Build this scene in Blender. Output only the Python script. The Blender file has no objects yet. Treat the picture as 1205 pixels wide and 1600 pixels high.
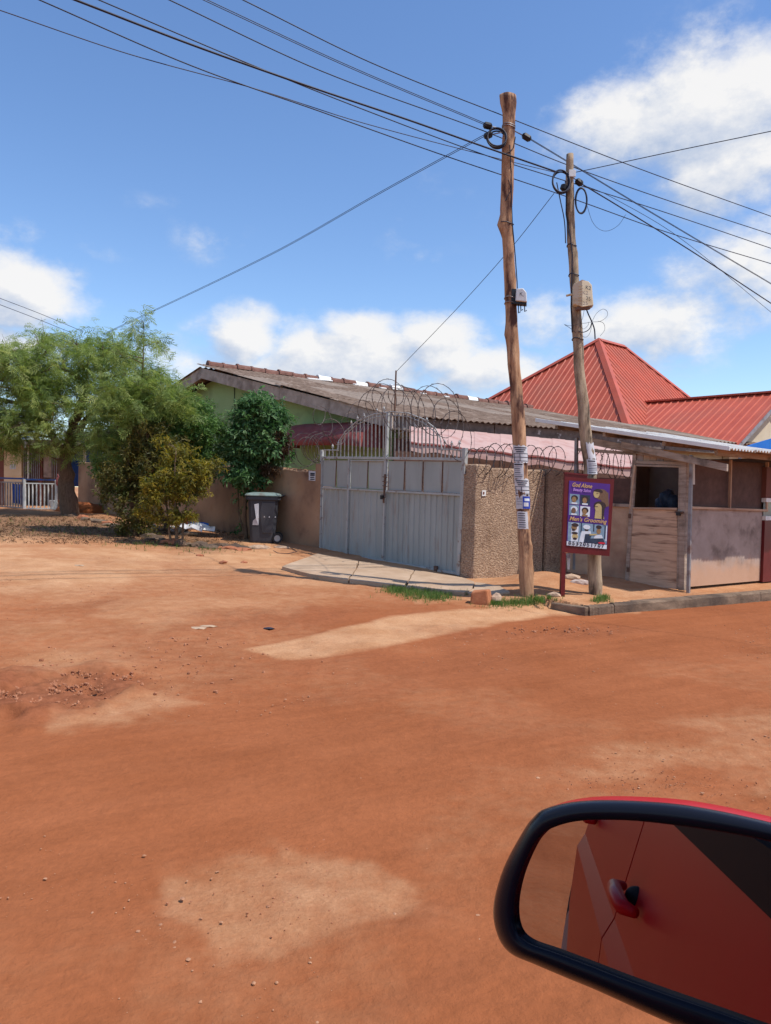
import bpy, math, random
import numpy as np
from mathutils import Vector, Matrix

random.seed(7)
rng = np.random.default_rng(7)
S = bpy.context.scene
COL = S.collection
R = math.radians

# ------------------------------------------------------------------ camera
CAM = Vector((0, 0, 1.45))
PITCH = math.atan(28/1200); ROLL = 0.026
_f = Vector((0, math.cos(PITCH), -math.sin(PITCH)))
_r0 = Vector((1, 0, 0)); _u0 = _r0.cross(_f)
RT = (_r0*math.cos(ROLL) + _u0*math.sin(ROLL)).normalized()
UP = RT.cross(_f).normalized()
cd = bpy.data.cameras.new('camera'); cam = bpy.data.objects.new('camera', cd); COL.objects.link(cam)
m = Matrix((RT, UP, -_f)).transposed().to_4x4(); m.translation = CAM
cam.matrix_world = m
cd.sensor_fit = 'VERTICAL'; cd.sensor_height = 32; cd.lens = 24
cd.clip_start = 0.02; cd.clip_end = 2000
S.camera = cam

# ------------------------------------------------------------------ world and sun
SUN_H = Vector((0.93, -0.37, 0)).normalized(); SUN_EL = R(59)
sun_dir = Vector((SUN_H.x*math.cos(SUN_EL), SUN_H.y*math.cos(SUN_EL), math.sin(SUN_EL)))
W = bpy.data.worlds.new('World'); S.world = W; W.use_nodes = True
nt = W.node_tree; nt.nodes.clear()
def wn(t, **k):
    n = nt.nodes.new(t)
    for a, b in k.items(): setattr(n, a, b)
    return n
def wmath(op, a, b=None, c=None):
    n = wn('ShaderNodeMath', operation=op)
    for i, v in enumerate((a, b, c)):
        if v is None: continue
        if isinstance(v, (int, float)): n.inputs[i].default_value = v
        else: nt.links.new(v, n.inputs[i])
    return n.outputs[0]
sky = wn('ShaderNodeTexSky', sky_type='NISHITA', sun_disc=False, sun_elevation=SUN_EL,
         sun_rotation=math.atan2(SUN_H.x, SUN_H.y), altitude=0, air_density=1.0, dust_density=0.3, ozone_density=2.5)
hs = wn('ShaderNodeHueSaturation'); hs.inputs['Saturation'].default_value = 1.13; hs.inputs['Hue'].default_value = .505
bg1 = wn('ShaderNodeBackground'); bg1.inputs[1].default_value = 0.15
nt.links.new(sky.outputs[0], hs.inputs['Color']); nt.links.new(hs.outputs[0], bg1.inputs[0])
tc = wn('ShaderNodeTexCoord')
sep = wn('ShaderNodeSeparateXYZ'); nt.links.new(tc.outputs['Generated'], sep.inputs[0])
az = wmath('ARCTAN2', sep.outputs[0], sep.outputs[1])
el = wmath('ARCSINE', sep.outputs[2])
def px_dir(px, py):
    return (_f + RT*((px-602.5)/1200) + UP*((800-py)/1200)).normalized()
# clouds: (px, py, half width, half height, weight)
CL = [(1120, 175, 190, 115, 1.0), (1000, 185, 150, 75, .8), (920, 200, 80, 50, .4), (1150, 260, 150, 70, .9), (1160, 420, 130, 90, .75), (1010, 510, 160, 70, .85), (850, 500, 80, 50, .6),
      (550, 560, 200, 72, 1.0), (560, 520, 90, 40, .9), (670, 550, 110, 62, 1.0), (375, 530, 80, 50, 1.0), (330, 585, 150, 50, .7), (740, 590, 120, 50, .8), (800, 590, 130, 40, .8),
      (40, 455, 95, 60, 1.0), (10, 530, 110, 40, .8), (320, 385, 75, 42, .20), (255, 325, 80, 18, .13), (165, 398, 60, 14, .15), (650, 385, 70, 50, .17), (690, 330, 80, 70, .12), (40, 370, 110, 30, .26)]
cmb = wn('ShaderNodeCombineXYZ'); nt.links.new(az, cmb.inputs[0]); nt.links.new(el, cmb.inputs[1])
sq = wn('ShaderNodeVectorMath', operation='MULTIPLY'); nt.links.new(tc.outputs['Generated'], sq.inputs[0]); sq.inputs[1].default_value = (1, 1, 1.5)
def cloud_density(shift):
    """cloud density at the view direction moved up by shift radians"""
    wv = wn('ShaderNodeTexNoise'); wv.inputs['Scale'].default_value = 7; wv.inputs['Detail'].default_value = 4
    off = wn('ShaderNodeVectorMath', operation='ADD'); nt.links.new(sq.outputs[0], off.inputs[0]); off.inputs[1].default_value = (shift*.6, 0, shift*1.5)
    nt.links.new(off.outputs[0], wv.inputs['Vector'])
    wsub = wn('ShaderNodeVectorMath', operation='SUBTRACT'); nt.links.new(wv.outputs['Color'], wsub.inputs[0]); wsub.inputs[1].default_value = (.5-shift*11, .5-shift*18, .5)
    wsc = wn('ShaderNodeVectorMath', operation='MULTIPLY'); nt.links.new(wsub.outputs[0], wsc.inputs[0]); wsc.inputs[1].default_value = (.09, .06, 0)
    wadd = wn('ShaderNodeVectorMath', operation='ADD'); nt.links.new(cmb.outputs[0], wadd.inputs[0]); nt.links.new(wsc.outputs[0], wadd.inputs[1])
    acc = None
    for (px, py, hw, hh, wt) in CL:
        d = px_dir(px, py); a_ = math.atan2(d.x, d.y); e_ = math.asin(d.z)
        sb = wn('ShaderNodeVectorMath', operation='SUBTRACT'); nt.links.new(wadd.outputs[0], sb.inputs[0]); sb.inputs[1].default_value = (a_, e_, 0)
        ml = wn('ShaderNodeVectorMath', operation='MULTIPLY'); nt.links.new(sb.outputs[0], ml.inputs[0]); ml.inputs[1].default_value = (1200/hw, 1200/hh, 0)
        ln = wn('ShaderNodeVectorMath', operation='LENGTH'); nt.links.new(ml.outputs[0], ln.inputs[0])
        mr = wn('ShaderNodeMapRange', interpolation_type='SMOOTHSTEP'); nt.links.new(ln.outputs['Value'], mr.inputs['Value'])
        mr.inputs['From Min'].default_value = 1.35; mr.inputs['From Max'].default_value = 0.1
        mr.inputs['To Min'].default_value = 0; mr.inputs['To Max'].default_value = wt
        acc = mr.outputs[0] if acc is None else wmath('MAXIMUM', acc, mr.outputs[0])
    big = wn('ShaderNodeTexNoise'); big.inputs['Scale'].default_value = 2.2; big.inputs['Detail'].default_value = 3
    nt.links.new(tc.outputs['Generated'], big.inputs['Vector'])
    bm_ = wn('ShaderNodeMapRange', interpolation_type='SMOOTHSTEP'); nt.links.new(big.outputs[0], bm_.inputs['Value'])
    bm_.inputs['From Min'].default_value = .5; bm_.inputs['From Max'].default_value = .68
    away = wn('ShaderNodeMapRange', interpolation_type='SMOOTHSTEP'); nt.links.new(wmath('ABSOLUTE', az), away.inputs['Value'])
    away.inputs['From Min'].default_value = .5; away.inputs['From Max'].default_value = .75
    low = wn('ShaderNodeMapRange', interpolation_type='SMOOTHSTEP'); nt.links.new(el, low.inputs['Value'])
    low.inputs['From Min'].default_value = .95; low.inputs['From Max'].default_value = .5
    acc = wmath('MAXIMUM', acc, wmath('MULTIPLY', wmath('MULTIPLY', bm_.outputs[0], away.outputs[0]), low.outputs[0]))
    fine = wn('ShaderNodeTexNoise'); fine.inputs['Scale'].default_value = 12; fine.inputs['Detail'].default_value = 9; fine.inputs['Roughness'].default_value = .62
    nt.links.new(off.outputs[0], fine.inputs['Vector'])
    return acc, wmath('ADD', acc, wmath('MULTIPLY', wmath('SUBTRACT', fine.outputs[0], .5), 1.5))
acc, dens = cloud_density(0)
_, dens_up = cloud_density(.022)
dm = wn('ShaderNodeMapRange', interpolation_type='SMOOTHSTEP'); nt.links.new(dens, dm.inputs['Value'])
dm.inputs['From Min'].default_value = .08; dm.inputs['From Max'].default_value = .80; dm.inputs['To Max'].default_value = .96
gate0 = wn('ShaderNodeMapRange', interpolation_type='SMOOTHSTEP'); nt.links.new(acc, gate0.inputs['Value'])
gate0.inputs['From Min'].default_value = 0; gate0.inputs['From Max'].default_value = .25
fac = wmath('MULTIPLY', dm.outputs[0], gate0.outputs[0])
lit_ = wmath('ADD', wmath('MULTIPLY', wmath('SUBTRACT', dens, dens_up), 1.1), .55)
cr = wn('ShaderNodeValToRGB'); nt.links.new(lit_, cr.inputs[0])
cr.color_ramp.elements[0].position = .1; cr.color_ramp.elements[0].color = (.44, .53, .70, 1)
cr.color_ramp.elements[1].position = .85; cr.color_ramp.elements[1].color = (.90, .89, .88, 1)
bg2 = wn('ShaderNodeBackground'); nt.links.new(cr.outputs[0], bg2.inputs[0]); bg2.inputs[1].default_value = .82
mx = wn('ShaderNodeMixShader'); nt.links.new(fac, mx.inputs[0]); nt.links.new(bg1.outputs[0], mx.inputs[1]); nt.links.new(bg2.outputs[0], mx.inputs[2])
wo = wn('ShaderNodeOutputWorld'); nt.links.new(mx.outputs[0], wo.inputs[0])

sl = bpy.data.lights.new('sun', 'SUN'); sl.energy = 3.7; sl.angle = R(.53); sl.color = (1, .95, .87)
so = bpy.data.objects.new('sun', sl); COL.objects.link(so)
so.rotation_euler = (-sun_dir).to_track_quat('-Z', 'Y').to_euler()
S.view_settings.view_transform = 'Standard'; S.view_settings.look = 'None'
S.view_settings.exposure = 0.36; S.view_settings.gamma = 1; S.view_settings.use_curve_mapping = False
S.render.engine = 'CYCLES'

# ------------------------------------------------------------------ placing helpers
def ray(px, py): return _f + RT*((px-602.5)/1200) + UP*((800-py)/1200)
def atY(px, py, Y): d = ray(px, py); return CAM + d*(Y/d.y)
def sp(u, k=3.0): return np.logaddexp(0, k*u)/k
def ss(t): t = np.clip(t, 0, 1); return t*t*(3-2*t)
KO = (2.55, 9.45); KD = (.848, .53)
def gz(x, y):
    x = np.asarray(x, float); y = np.asarray(y, float)
    u = (x-2.33)*-.68 + (y-9.4)*.73
    h = .055*sp(u) - .03*sp(u-8) - .025*sp(u-20)
    a = (x-KO[0])*KD[0] + (y-KO[1])*KD[1]; b = -(x-KO[0])*KD[1] + (y-KO[1])*KD[0]
    b0 = np.clip(-a/.11, 0, 1)*.46
    w = np.where(a > -.11, .07, .5)
    r = ss((b-b0-.03)/w)*ss((a+.95)/1.1)*(.125+.025*np.clip(b, 0, 4))*(1-.85*ss((u-1)/1.6))
    d2 = ((x-2.35)*.86+(y-11.45)*.5)**2/.55**2 + (-(x-2.35)*.5+(y-11.45)*.86)**2/.55**2
    return h + r + .13*np.exp(-d2)
def g(x, y): return float(gz(x, y))
def onground(px, py, dz=0):
    d = ray(px, py); t = 10.0
    for _ in range(60):
        p = CAM + d*t
        err = p.z - g(p.x, p.y) - dz
        t += err/(-d.z if d.z < -.02 else .02)*.5
        t = min(max(t, .5), 60)
    return CAM + d*t
D1 = Vector((-.665, .747, 0)).normalized()     # along the gate wall, away from the corner
D2 = Vector((.875, .485, 0)).normalized()      # along the road side
ZZ = Vector((0, 0, 1))
class Facade:
    def __init__(s, p0, d):
        s.p0 = Vector((p0[0], p0[1], 0)); s.d = Vector((d[0], d[1], 0)).normalized()
        s.n = Vector((s.d.y, -s.d.x, 0))
        if s.n.dot(Vector((0, 0, 0))-s.p0) < 0: s.n = -s.n
    def P(s, px, py, t=0):                      # pixel -> point on the vertical plane, t in front of it
        p0 = s.p0 + s.n*t; d = ray(px, py)
        k = (p0-CAM).dot(s.n)/d.dot(s.n)
        return CAM + d*k
    def at(s, u, z, t=0): return s.p0 + s.d*u + s.n*t + ZZ*z
    def S(s, p): return (p-s.p0).dot(s.d)

# ------------------------------------------------------------------ materials
def new_mat(name):
    M = bpy.data.materials.new(name); M.use_nodes = True
    t = M.node_tree; b = t.nodes['Principled BSDF']; return M, t, b
def ramp_noise(t, coord, scale, detail, c1, c2, lo=.35, hi=.65, stretch=None, rough=.6):
    n = t.nodes.new('ShaderNodeTexNoise'); n.inputs['Scale'].default_value = scale
    n.inputs['Detail'].default_value = detail; n.inputs['Roughness'].default_value = rough
    v = coord
    if stretch:
        mp = t.nodes.new('ShaderNodeMapping'); mp.inputs['Scale'].default_value = stretch
        t.links.new(coord, mp.inputs[0]); v = mp.outputs[0]
    t.links.new(v, n.inputs['Vector'])
    r = t.nodes.new('ShaderNodeValToRGB'); t.links.new(n.outputs[0], r.inputs[0])
    r.color_ramp.elements[0].position = lo; r.color_ramp.elements[0].color = (*c1, 1)
    r.color_ramp.elements[1].position = hi; r.color_ramp.elements[1].color = (*c2, 1)
    return r.outputs[0], n.outputs[0]
def mixc(t, f, a, b, mode='MIX'):
    mxn = t.nodes.new('ShaderNodeMix'); mxn.data_type = 'RGBA'; mxn.blend_type = mode
    for i, v in ((0, f), (6, a), (7, b)):
        if isinstance(v, (int, float)): mxn.inputs[i].default_value = v
        elif isinstance(v, tuple): mxn.inputs[i].default_value = (*v, 1)
        else: t.links.new(v, mxn.inputs[i])
    return mxn.outputs[2]
def mat(name, c, c2=None, scale=4, rough=.8, bump=.15, bscale=40, metal=0, stretch=None, dirt=None, dscale=1.5, dlo=.5, dhi=.7, coat=0, bdist=.01, spec=.3, dstretch=None, zst=None):
    M, t, b = new_mat(name)
    co = t.nodes.new('ShaderNodeTexCoord').outputs['Object']
    c2 = c2 or tuple(min(1, v*1.25) for v in c)
    col, _ = ramp_noise(t, co, scale, 6, c, c2, .3, .7, stretch)
    if dirt:
        _, dn = ramp_noise(t, co, dscale, 7, c, c, stretch=dstretch)
        mr = t.nodes.new('ShaderNodeMapRange'); t.links.new(dn, mr.inputs[0])
        mr.inputs[1].default_value = dlo; mr.inputs[2].default_value = dhi
        col = mixc(t, mr.outputs[0], col, dirt)
    if zst:   # tan band near the ground: splashed dirt, with the sunlit strip painted in
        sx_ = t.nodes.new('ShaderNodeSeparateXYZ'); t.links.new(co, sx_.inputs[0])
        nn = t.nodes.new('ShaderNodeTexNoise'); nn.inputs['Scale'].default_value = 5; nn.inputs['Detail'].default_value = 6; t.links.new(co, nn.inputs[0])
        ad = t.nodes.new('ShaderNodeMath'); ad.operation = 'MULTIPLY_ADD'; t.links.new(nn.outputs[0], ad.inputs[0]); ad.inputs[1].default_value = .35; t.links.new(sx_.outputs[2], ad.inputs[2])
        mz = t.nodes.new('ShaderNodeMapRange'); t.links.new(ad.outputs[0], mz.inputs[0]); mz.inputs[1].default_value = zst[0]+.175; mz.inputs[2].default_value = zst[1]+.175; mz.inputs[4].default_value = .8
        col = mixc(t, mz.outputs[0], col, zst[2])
    t.links.new(col, b.inputs['Base Color'])
    b.inputs['Roughness'].default_value = rough; b.inputs['Metallic'].default_value = metal
    b.inputs['Specular IOR Level'].default_value = spec
    if coat: b.inputs['Coat Weight'].default_value = coat; b.inputs['Coat Roughness'].default_value = .03
    if bump:
        _, bn = ramp_noise(t, co, bscale, 5, c, c, stretch=stretch)
        bp = t.nodes.new('ShaderNodeBump'); bp.inputs['Strength'].default_value = bump; bp.inputs['Distance'].default_value = bdist
        t.links.new(bn, bp.inputs['Height']); t.links.new(bp.outputs[0], b.inputs['Normal'])
    return M
M = {}
M['brown_plaster'] = mat('brown_plaster', (.33, .19, .11), (.50, .33, .21), 2.6, .9, .3, 60, dirt=(.16, .085, .055), dscale=1.3, dlo=.42, dhi=.68)
M['roughcast'] = mat('roughcast', (.17, .10, .062), (.64, .45, .31), 34, .95, .9, 30, bdist=.04, stretch=(1, 1, 1.7), dirt=(.2, .12, .08), dscale=1.6, dlo=.5, dhi=.8)
M['gate_grey'] = mat('gate_grey', (.28, .295, .28), (.36, .375, .36), 2.5, .55, .12, 30, stretch=(1, 1, .3), dirt=(.25, .17, .13), dscale=3.5, dlo=.57, dhi=.8, dstretch=(2, 2, .35))
M['gate_frame'] = mat('gate_frame', (.32, .325, .31), (.42, .42, .405), 5, .5, .1, 30, dirt=(.17, .09, .06), dscale=9, dlo=.56, dhi=.7)
M['picket_grey'] = mat('picket_grey', (.22, .215, .21), (.32, .31, .30), 6, .6, .1, 30, dirt=(.13, .08, .06), dscale=6, dlo=.5, dhi=.7)
M['rust'] = mat('rust', (.10, .055, .035), (.19, .11, .08), 25, .85, .3, 90)
M['wire'] = mat('wire', (.06, .045, .045), (.13, .10, .09), 12, .6, 0, metal=.4)
M['green_wall'] = mat('green_wall', (.27, .41, .18), (.32, .47, .23), 1.2, .9, .15, 30, dirt=(.13, .15, .09), dscale=.9, dlo=.5, dhi=.8)
M['cream_wall'] = mat('cream_wall', (.50, .42, .30), (.60, .51, .38), 1.2, .9, .1, 30)
M['old_wood'] = mat('old_wood', (.26, .19, .145), (.46, .36, .29), 6, .85, .4, 30, stretch=(.5, .5, 4), dirt=(.10, .075, .06), dscale=3)
M['fascia'] = mat('fascia', (.32, .25, .20), (.50, .41, .34), 5, .85, .4, 30, dirt=(.17, .125, .10), dscale=2.2, dlo=.5, dhi=.75)
M['rotten'] = mat('rotten', (.09, .07, .06), (.19, .15, .13), 6, .9, .5, 30, dirt=(.5, .47, .45), dscale=5, dlo=.6, dhi=.7)
M['asbestos'] = mat('asbestos', (.125, .08, .055), (.27, .19, .14), 3, .95, .3, 40, stretch=(1, 1, 3), dirt=(.36, .27, .21), dscale=4, dlo=.55, dhi=.7)
M['asbestos_pale'] = mat('asbestos_pale', (.24, .18, .14), (.38, .30, .24), 4, .95, .3, 40, dirt=(.18, .14, .11), dscale=2)
M['ridge_clay'] = mat('ridge_clay', (.12, .055, .042), (.22, .11, .085), 6, .9, .3, 40, dirt=(.3, .25, .22), dscale=4, dlo=.62, dhi=.75)
M['white_paint'] = mat('white_paint', (.70, .69, .66), (.8, .79, .76), 8, .7, .1, 30)
M['zinc'] = mat('zinc', (.55, .52, .49), (.70, .67, .63), 3, .6, .2, 30, dirt=(.33, .26, .2), dscale=2.4, dlo=.5, dhi=.8)
M['red_roof'] = mat('red_roof', (.41, .075, .04), (.50, .105, .058), 1.3, .5, .05, 20, dirt=(.36, .10, .06), dscale=.7, dlo=.45, dhi=.75)
M['pink_sheet'] = mat('pink_sheet', (.43, .27, .24), (.51, .35, .31), 1.8, .8, .15, 20, dirt=(.36, .16, .13), dscale=2.2, dlo=.5, dhi=.8)
M['maroon_canvas'] = mat('maroon_canvas', (.20, .045, .04), (.28, .07, .06), 3, .8, .15, 40, dirt=(.24, .10, .09), dscale=4)
M['blue_sheet'] = mat('blue_sheet', (.01, .13, .50), (.02, .18, .6), 2, .6, .05, 20)
M['blue_dark'] = mat('blue_dark', (.012, .045, .20), (.02, .08, .32), 2, .6, .1, 20, dirt=(.1, .1, .13), dscale=5)
M['ply'] = mat('ply', (.46, .30, .20), (.60, .42, .29), 3, .85, .2, 30, stretch=(1, 1, 2.5), dirt=(.28, .16, .11), dscale=1.3, dlo=.45, dhi=.75)
M['ply_worn'] = mat('ply_worn', (.50, .32, .21), (.66, .45, .31), 4, .85, .3, 20, stretch=(.6, .6, 6), dirt=(.20, .115, .075), dscale=2.2, dlo=.52, dhi=.66, dstretch=(.7, .7, 7))
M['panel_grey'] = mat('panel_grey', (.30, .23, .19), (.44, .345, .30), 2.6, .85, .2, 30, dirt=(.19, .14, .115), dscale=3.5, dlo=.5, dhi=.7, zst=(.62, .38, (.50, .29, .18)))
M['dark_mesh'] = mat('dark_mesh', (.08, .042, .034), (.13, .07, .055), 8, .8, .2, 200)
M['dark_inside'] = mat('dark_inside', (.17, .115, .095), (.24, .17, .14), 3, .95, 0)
M['metal_post'] = mat('metal_post', (.22, .21, .22), (.32, .31, .32), 5, .5, .1, 30, metal=.3, dirt=(.15, .08, .06), dscale=4)
M['maroon_paint'] = mat('maroon_paint', (.10, .008, .010), (.14, .014, .016), 4, .4, .05, 30)
M['pole_red'] = mat('pole_red', (.22, .105, .055), (.55, .33, .19), 4, .85, .8, 18, stretch=(4, 4, .8), dirt=(.09, .04, .028), dscale=3.2, dlo=.5, dhi=.62, dstretch=(2.5, 2.5, .8))
M['pole_grey'] = mat('pole_grey', (.18, .125, .08), (.48, .365, .25), 4, .85, .8, 18, stretch=(4, 4, .8), dirt=(.09, .065, .045), dscale=3.2, dlo=.5, dhi=.64, dstretch=(2.5, 2.5, .8))
M['black_plastic'] = mat('black_plastic', (.012, .012, .014), (.02, .02, .024), 4, .4, 0)
M['cable'] = mat('cable', (.012, .014, .03), (.022, .022, .04), 4, .5, 0)
M['cable_far'] = mat('cable_far', (.03, .03, .05), (.05, .04, .06), 4, .5, 0)
M['bin_body'] = mat('bin_body', (.035, .037, .045), (.055, .057, .068), 3, .5, .05, 30, dirt=(.10, .085, .075), dscale=4, dlo=.55, dhi=.8)
M['bin_lid'] = mat('bin_lid', (.13, .18, .165), (.21, .27, .25), 3, .55, .05, 30, dirt=(.12, .10, .08), dscale=5)
M['wheel_grey'] = mat('wheel_grey', (.35, .33, .31), None, 6, .7, .1)
M['paper'] = mat('paper', (.46, .46, .49), (.62, .62, .64), 9, .9, .1, 50, dirt=(.5, .45, .42), dscale=12, dlo=.6, dhi=.8)
M['ink'] = mat('ink', (.03, .03, .045), None, 5, .9, 0)
M['ink_grey'] = mat('ink_grey', (.22, .22, .25), None, 5, .9, 0)
M['blue_ink'] = mat('blue_ink', (.02, .04, .28), (.04, .08, .4), 9, .8, 0)
M['poster_purple'] = mat('poster_purple', (.06, .018, .17), (.10, .03, .26), 2, .4, 0)
M['poster_gold'] = mat('poster_gold', (.55, .33, .11), (.65, .42, .16), 8, .5, 0)
M['poster_lilac'] = mat('poster_lilac', (.45, .25, .6), None, 8, .5, 0)
M['skin_brown'] = mat('skin_brown', (.20, .11, .05), (.34, .22, .10), 60, .6, 0)
M['skin_pale'] = mat('skin_pale', (.42, .32, .13), (.50, .40, .2), 60, .6, 0)
M['hair'] = mat('hair', (.02, .014, .018), (.06, .035, .03), 80, .6, 0)
M['hair_light'] = mat('hair_light', (.10, .05, .04), (.22, .13, .07), 120, .6, 0, stretch=(3, 3, .3))
M['pic_white'] = mat('pic_white', (.55, .6, .66), (.68, .72, .78), 20, .5, 0)
M['pic_blue'] = mat('pic_blue', (.13, .21, .30), (.25, .36, .46), 20, .5, 0)
M['pic_dark'] = mat('pic_dark', (.015, .025, .05), (.04, .06, .1), 20, .5, 0)
M['red_print'] = mat('red_print', (.5, .02, .04), None, 20, .5, 0)
M['box_beige'] = mat('box_beige', (.52, .44, .31), (.62, .53, .39), 6, .6, .05, 30, dirt=(.40, .30, .18), dscale=6)
M['box_white'] = mat('box_white', (.55, .57, .58), (.68, .7, .7), 6, .5, .05, 30)
M['concrete'] = mat('concrete', (.37, .25, .16), (.49, .35, .24), 3, .95, .4, 50, dirt=(.38, .24, .15), dscale=1.7, dlo=.5, dhi=.75)
M['kerb'] = mat('kerb', (.10, .066, .045), (.27, .185, .125), 4, .95, .8, 35, stretch=(1, 1, 2.5), dirt=(.085, .058, .043), dscale=1.6, dlo=.45, dhi=.62)
M['red_stone'] = mat('red_stone', (.34, .12, .05), (.48, .19, .09), 8, .9, .5, 30)
M['tan_stone'] = mat('tan_stone', (.38, .25, .16), (.52, .37, .26), 8, .9, .5, 30, dirt=(.15, .1, .08), dscale=6)
M['pebble'] = mat('pebble', (.27, .105, .05), (.52, .29, .17), 30, .9, .3, 60)
M['soil_clod'] = mat('soil_clod', (.26, .095, .045), (.44, .20, .11), 12, .95, .3, 60)
M['bark'] = mat('bark', (.09, .055, .035), (.17, .11, .075), 9, .95, .7, 30, stretch=(3, 3, .7))
M['twig'] = mat('twig', (.13, .085, .055), (.20, .14, .09), 9, .95, .2, 30)
M['ochre'] = mat('ochre', (.60, .45, .28), (.68, .53, .35), 3, .8, .05, 30)
M['brown_paint'] = mat('brown_paint', (.15, .055, .04), None, 3, .8, .05, 30)
M['clay'] = mat('clay', (.32, .12, .06), None, 8, .8, .2, 30)
M['cloth_red'] = mat('cloth_red', (.38, .09, .08), (.5, .15, .13), 12, .9, .3, 40)
M['cloth_blue'] = mat('cloth_blue', (.02, .05, .25), (.03, .08, .35), 12, .9, .3, 40)
M['rag'] = mat('rag', (.35, .26, .22), (.6, .5, .45), 20, .9, .4, 30, dirt=(.12, .07, .05), dscale=8)
M['glass_pane'] = mat('glass_pane', (.16, .2, .2), (.22, .27, .26), 3, .15, 0, spec=.6)

def leaf_mat(name, ca, cb, cc):
    Mt, t, b = new_mat(name)
    at = t.nodes.new('ShaderNodeAttribute'); at.attribute_name = 'tint'
    r = t.nodes.new('ShaderNodeValToRGB'); t.links.new(at.outputs['Fac'], r.inputs[0])
    r.color_ramp.elements[0].color = (*ca, 1); r.color_ramp.elements[1].color = (*cc, 1)
    e = r.color_ramp.elements.new(.5); e.color = (*cb, 1)
    t.links.new(r.outputs[0], b.inputs['Base Color']); b.inputs['Roughness'].default_value = .55
    b.inputs['Specular IOR Level'].default_value = .35
    tr = t.nodes.new('ShaderNodeBsdfTranslucent')
    hsv = t.nodes.new('ShaderNodeHueSaturation'); hsv.inputs['Value'].default_value = 1.5; hsv.inputs['Saturation'].default_value = 1.1
    t.links.new(r.outputs[0], hsv.inputs['Color']); t.links.new(hsv.outputs[0], tr.inputs[0])
    ms = t.nodes.new('ShaderNodeMixShader'); ms.inputs[0].default_value = .42
    t.links.new(b.outputs[0], ms.inputs[1]); t.links.new(tr.outputs[0], ms.inputs[2])
    t.links.new(ms.outputs[0], t.nodes['Material Output'].inputs[0]); return Mt
M['leaf_feather'] = leaf_mat('leaf_feather', (.09, .145, .035), (.22, .29, .075), (.38, .42, .14))
M['leaf_green'] = leaf_mat('leaf_green', (.045, .10, .025), (.10, .19, .05), (.18, .30, .09))
M['leaf_yellow'] = leaf_mat('leaf_yellow', (.08, .10, .02), (.22, .19, .03), (.36, .28, .045))
M['leaf_olive'] = leaf_mat('leaf_olive', (.045, .065, .016), (.12, .11, .028), (.22, .17, .04))
M['leaf_dark'] = leaf_mat('leaf_dark', (.03, .08, .03), (.08, .17, .055), (.20, .31, .14))
M['grass'] = leaf_mat('grass', (.05, .10, .02), (.10, .19, .04), (.22, .26, .09))
M['dry_leaf'] = leaf_mat('dry_leaf', (.08, .045, .025), (.14, .08, .045), (.22, .13, .07))

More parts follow.
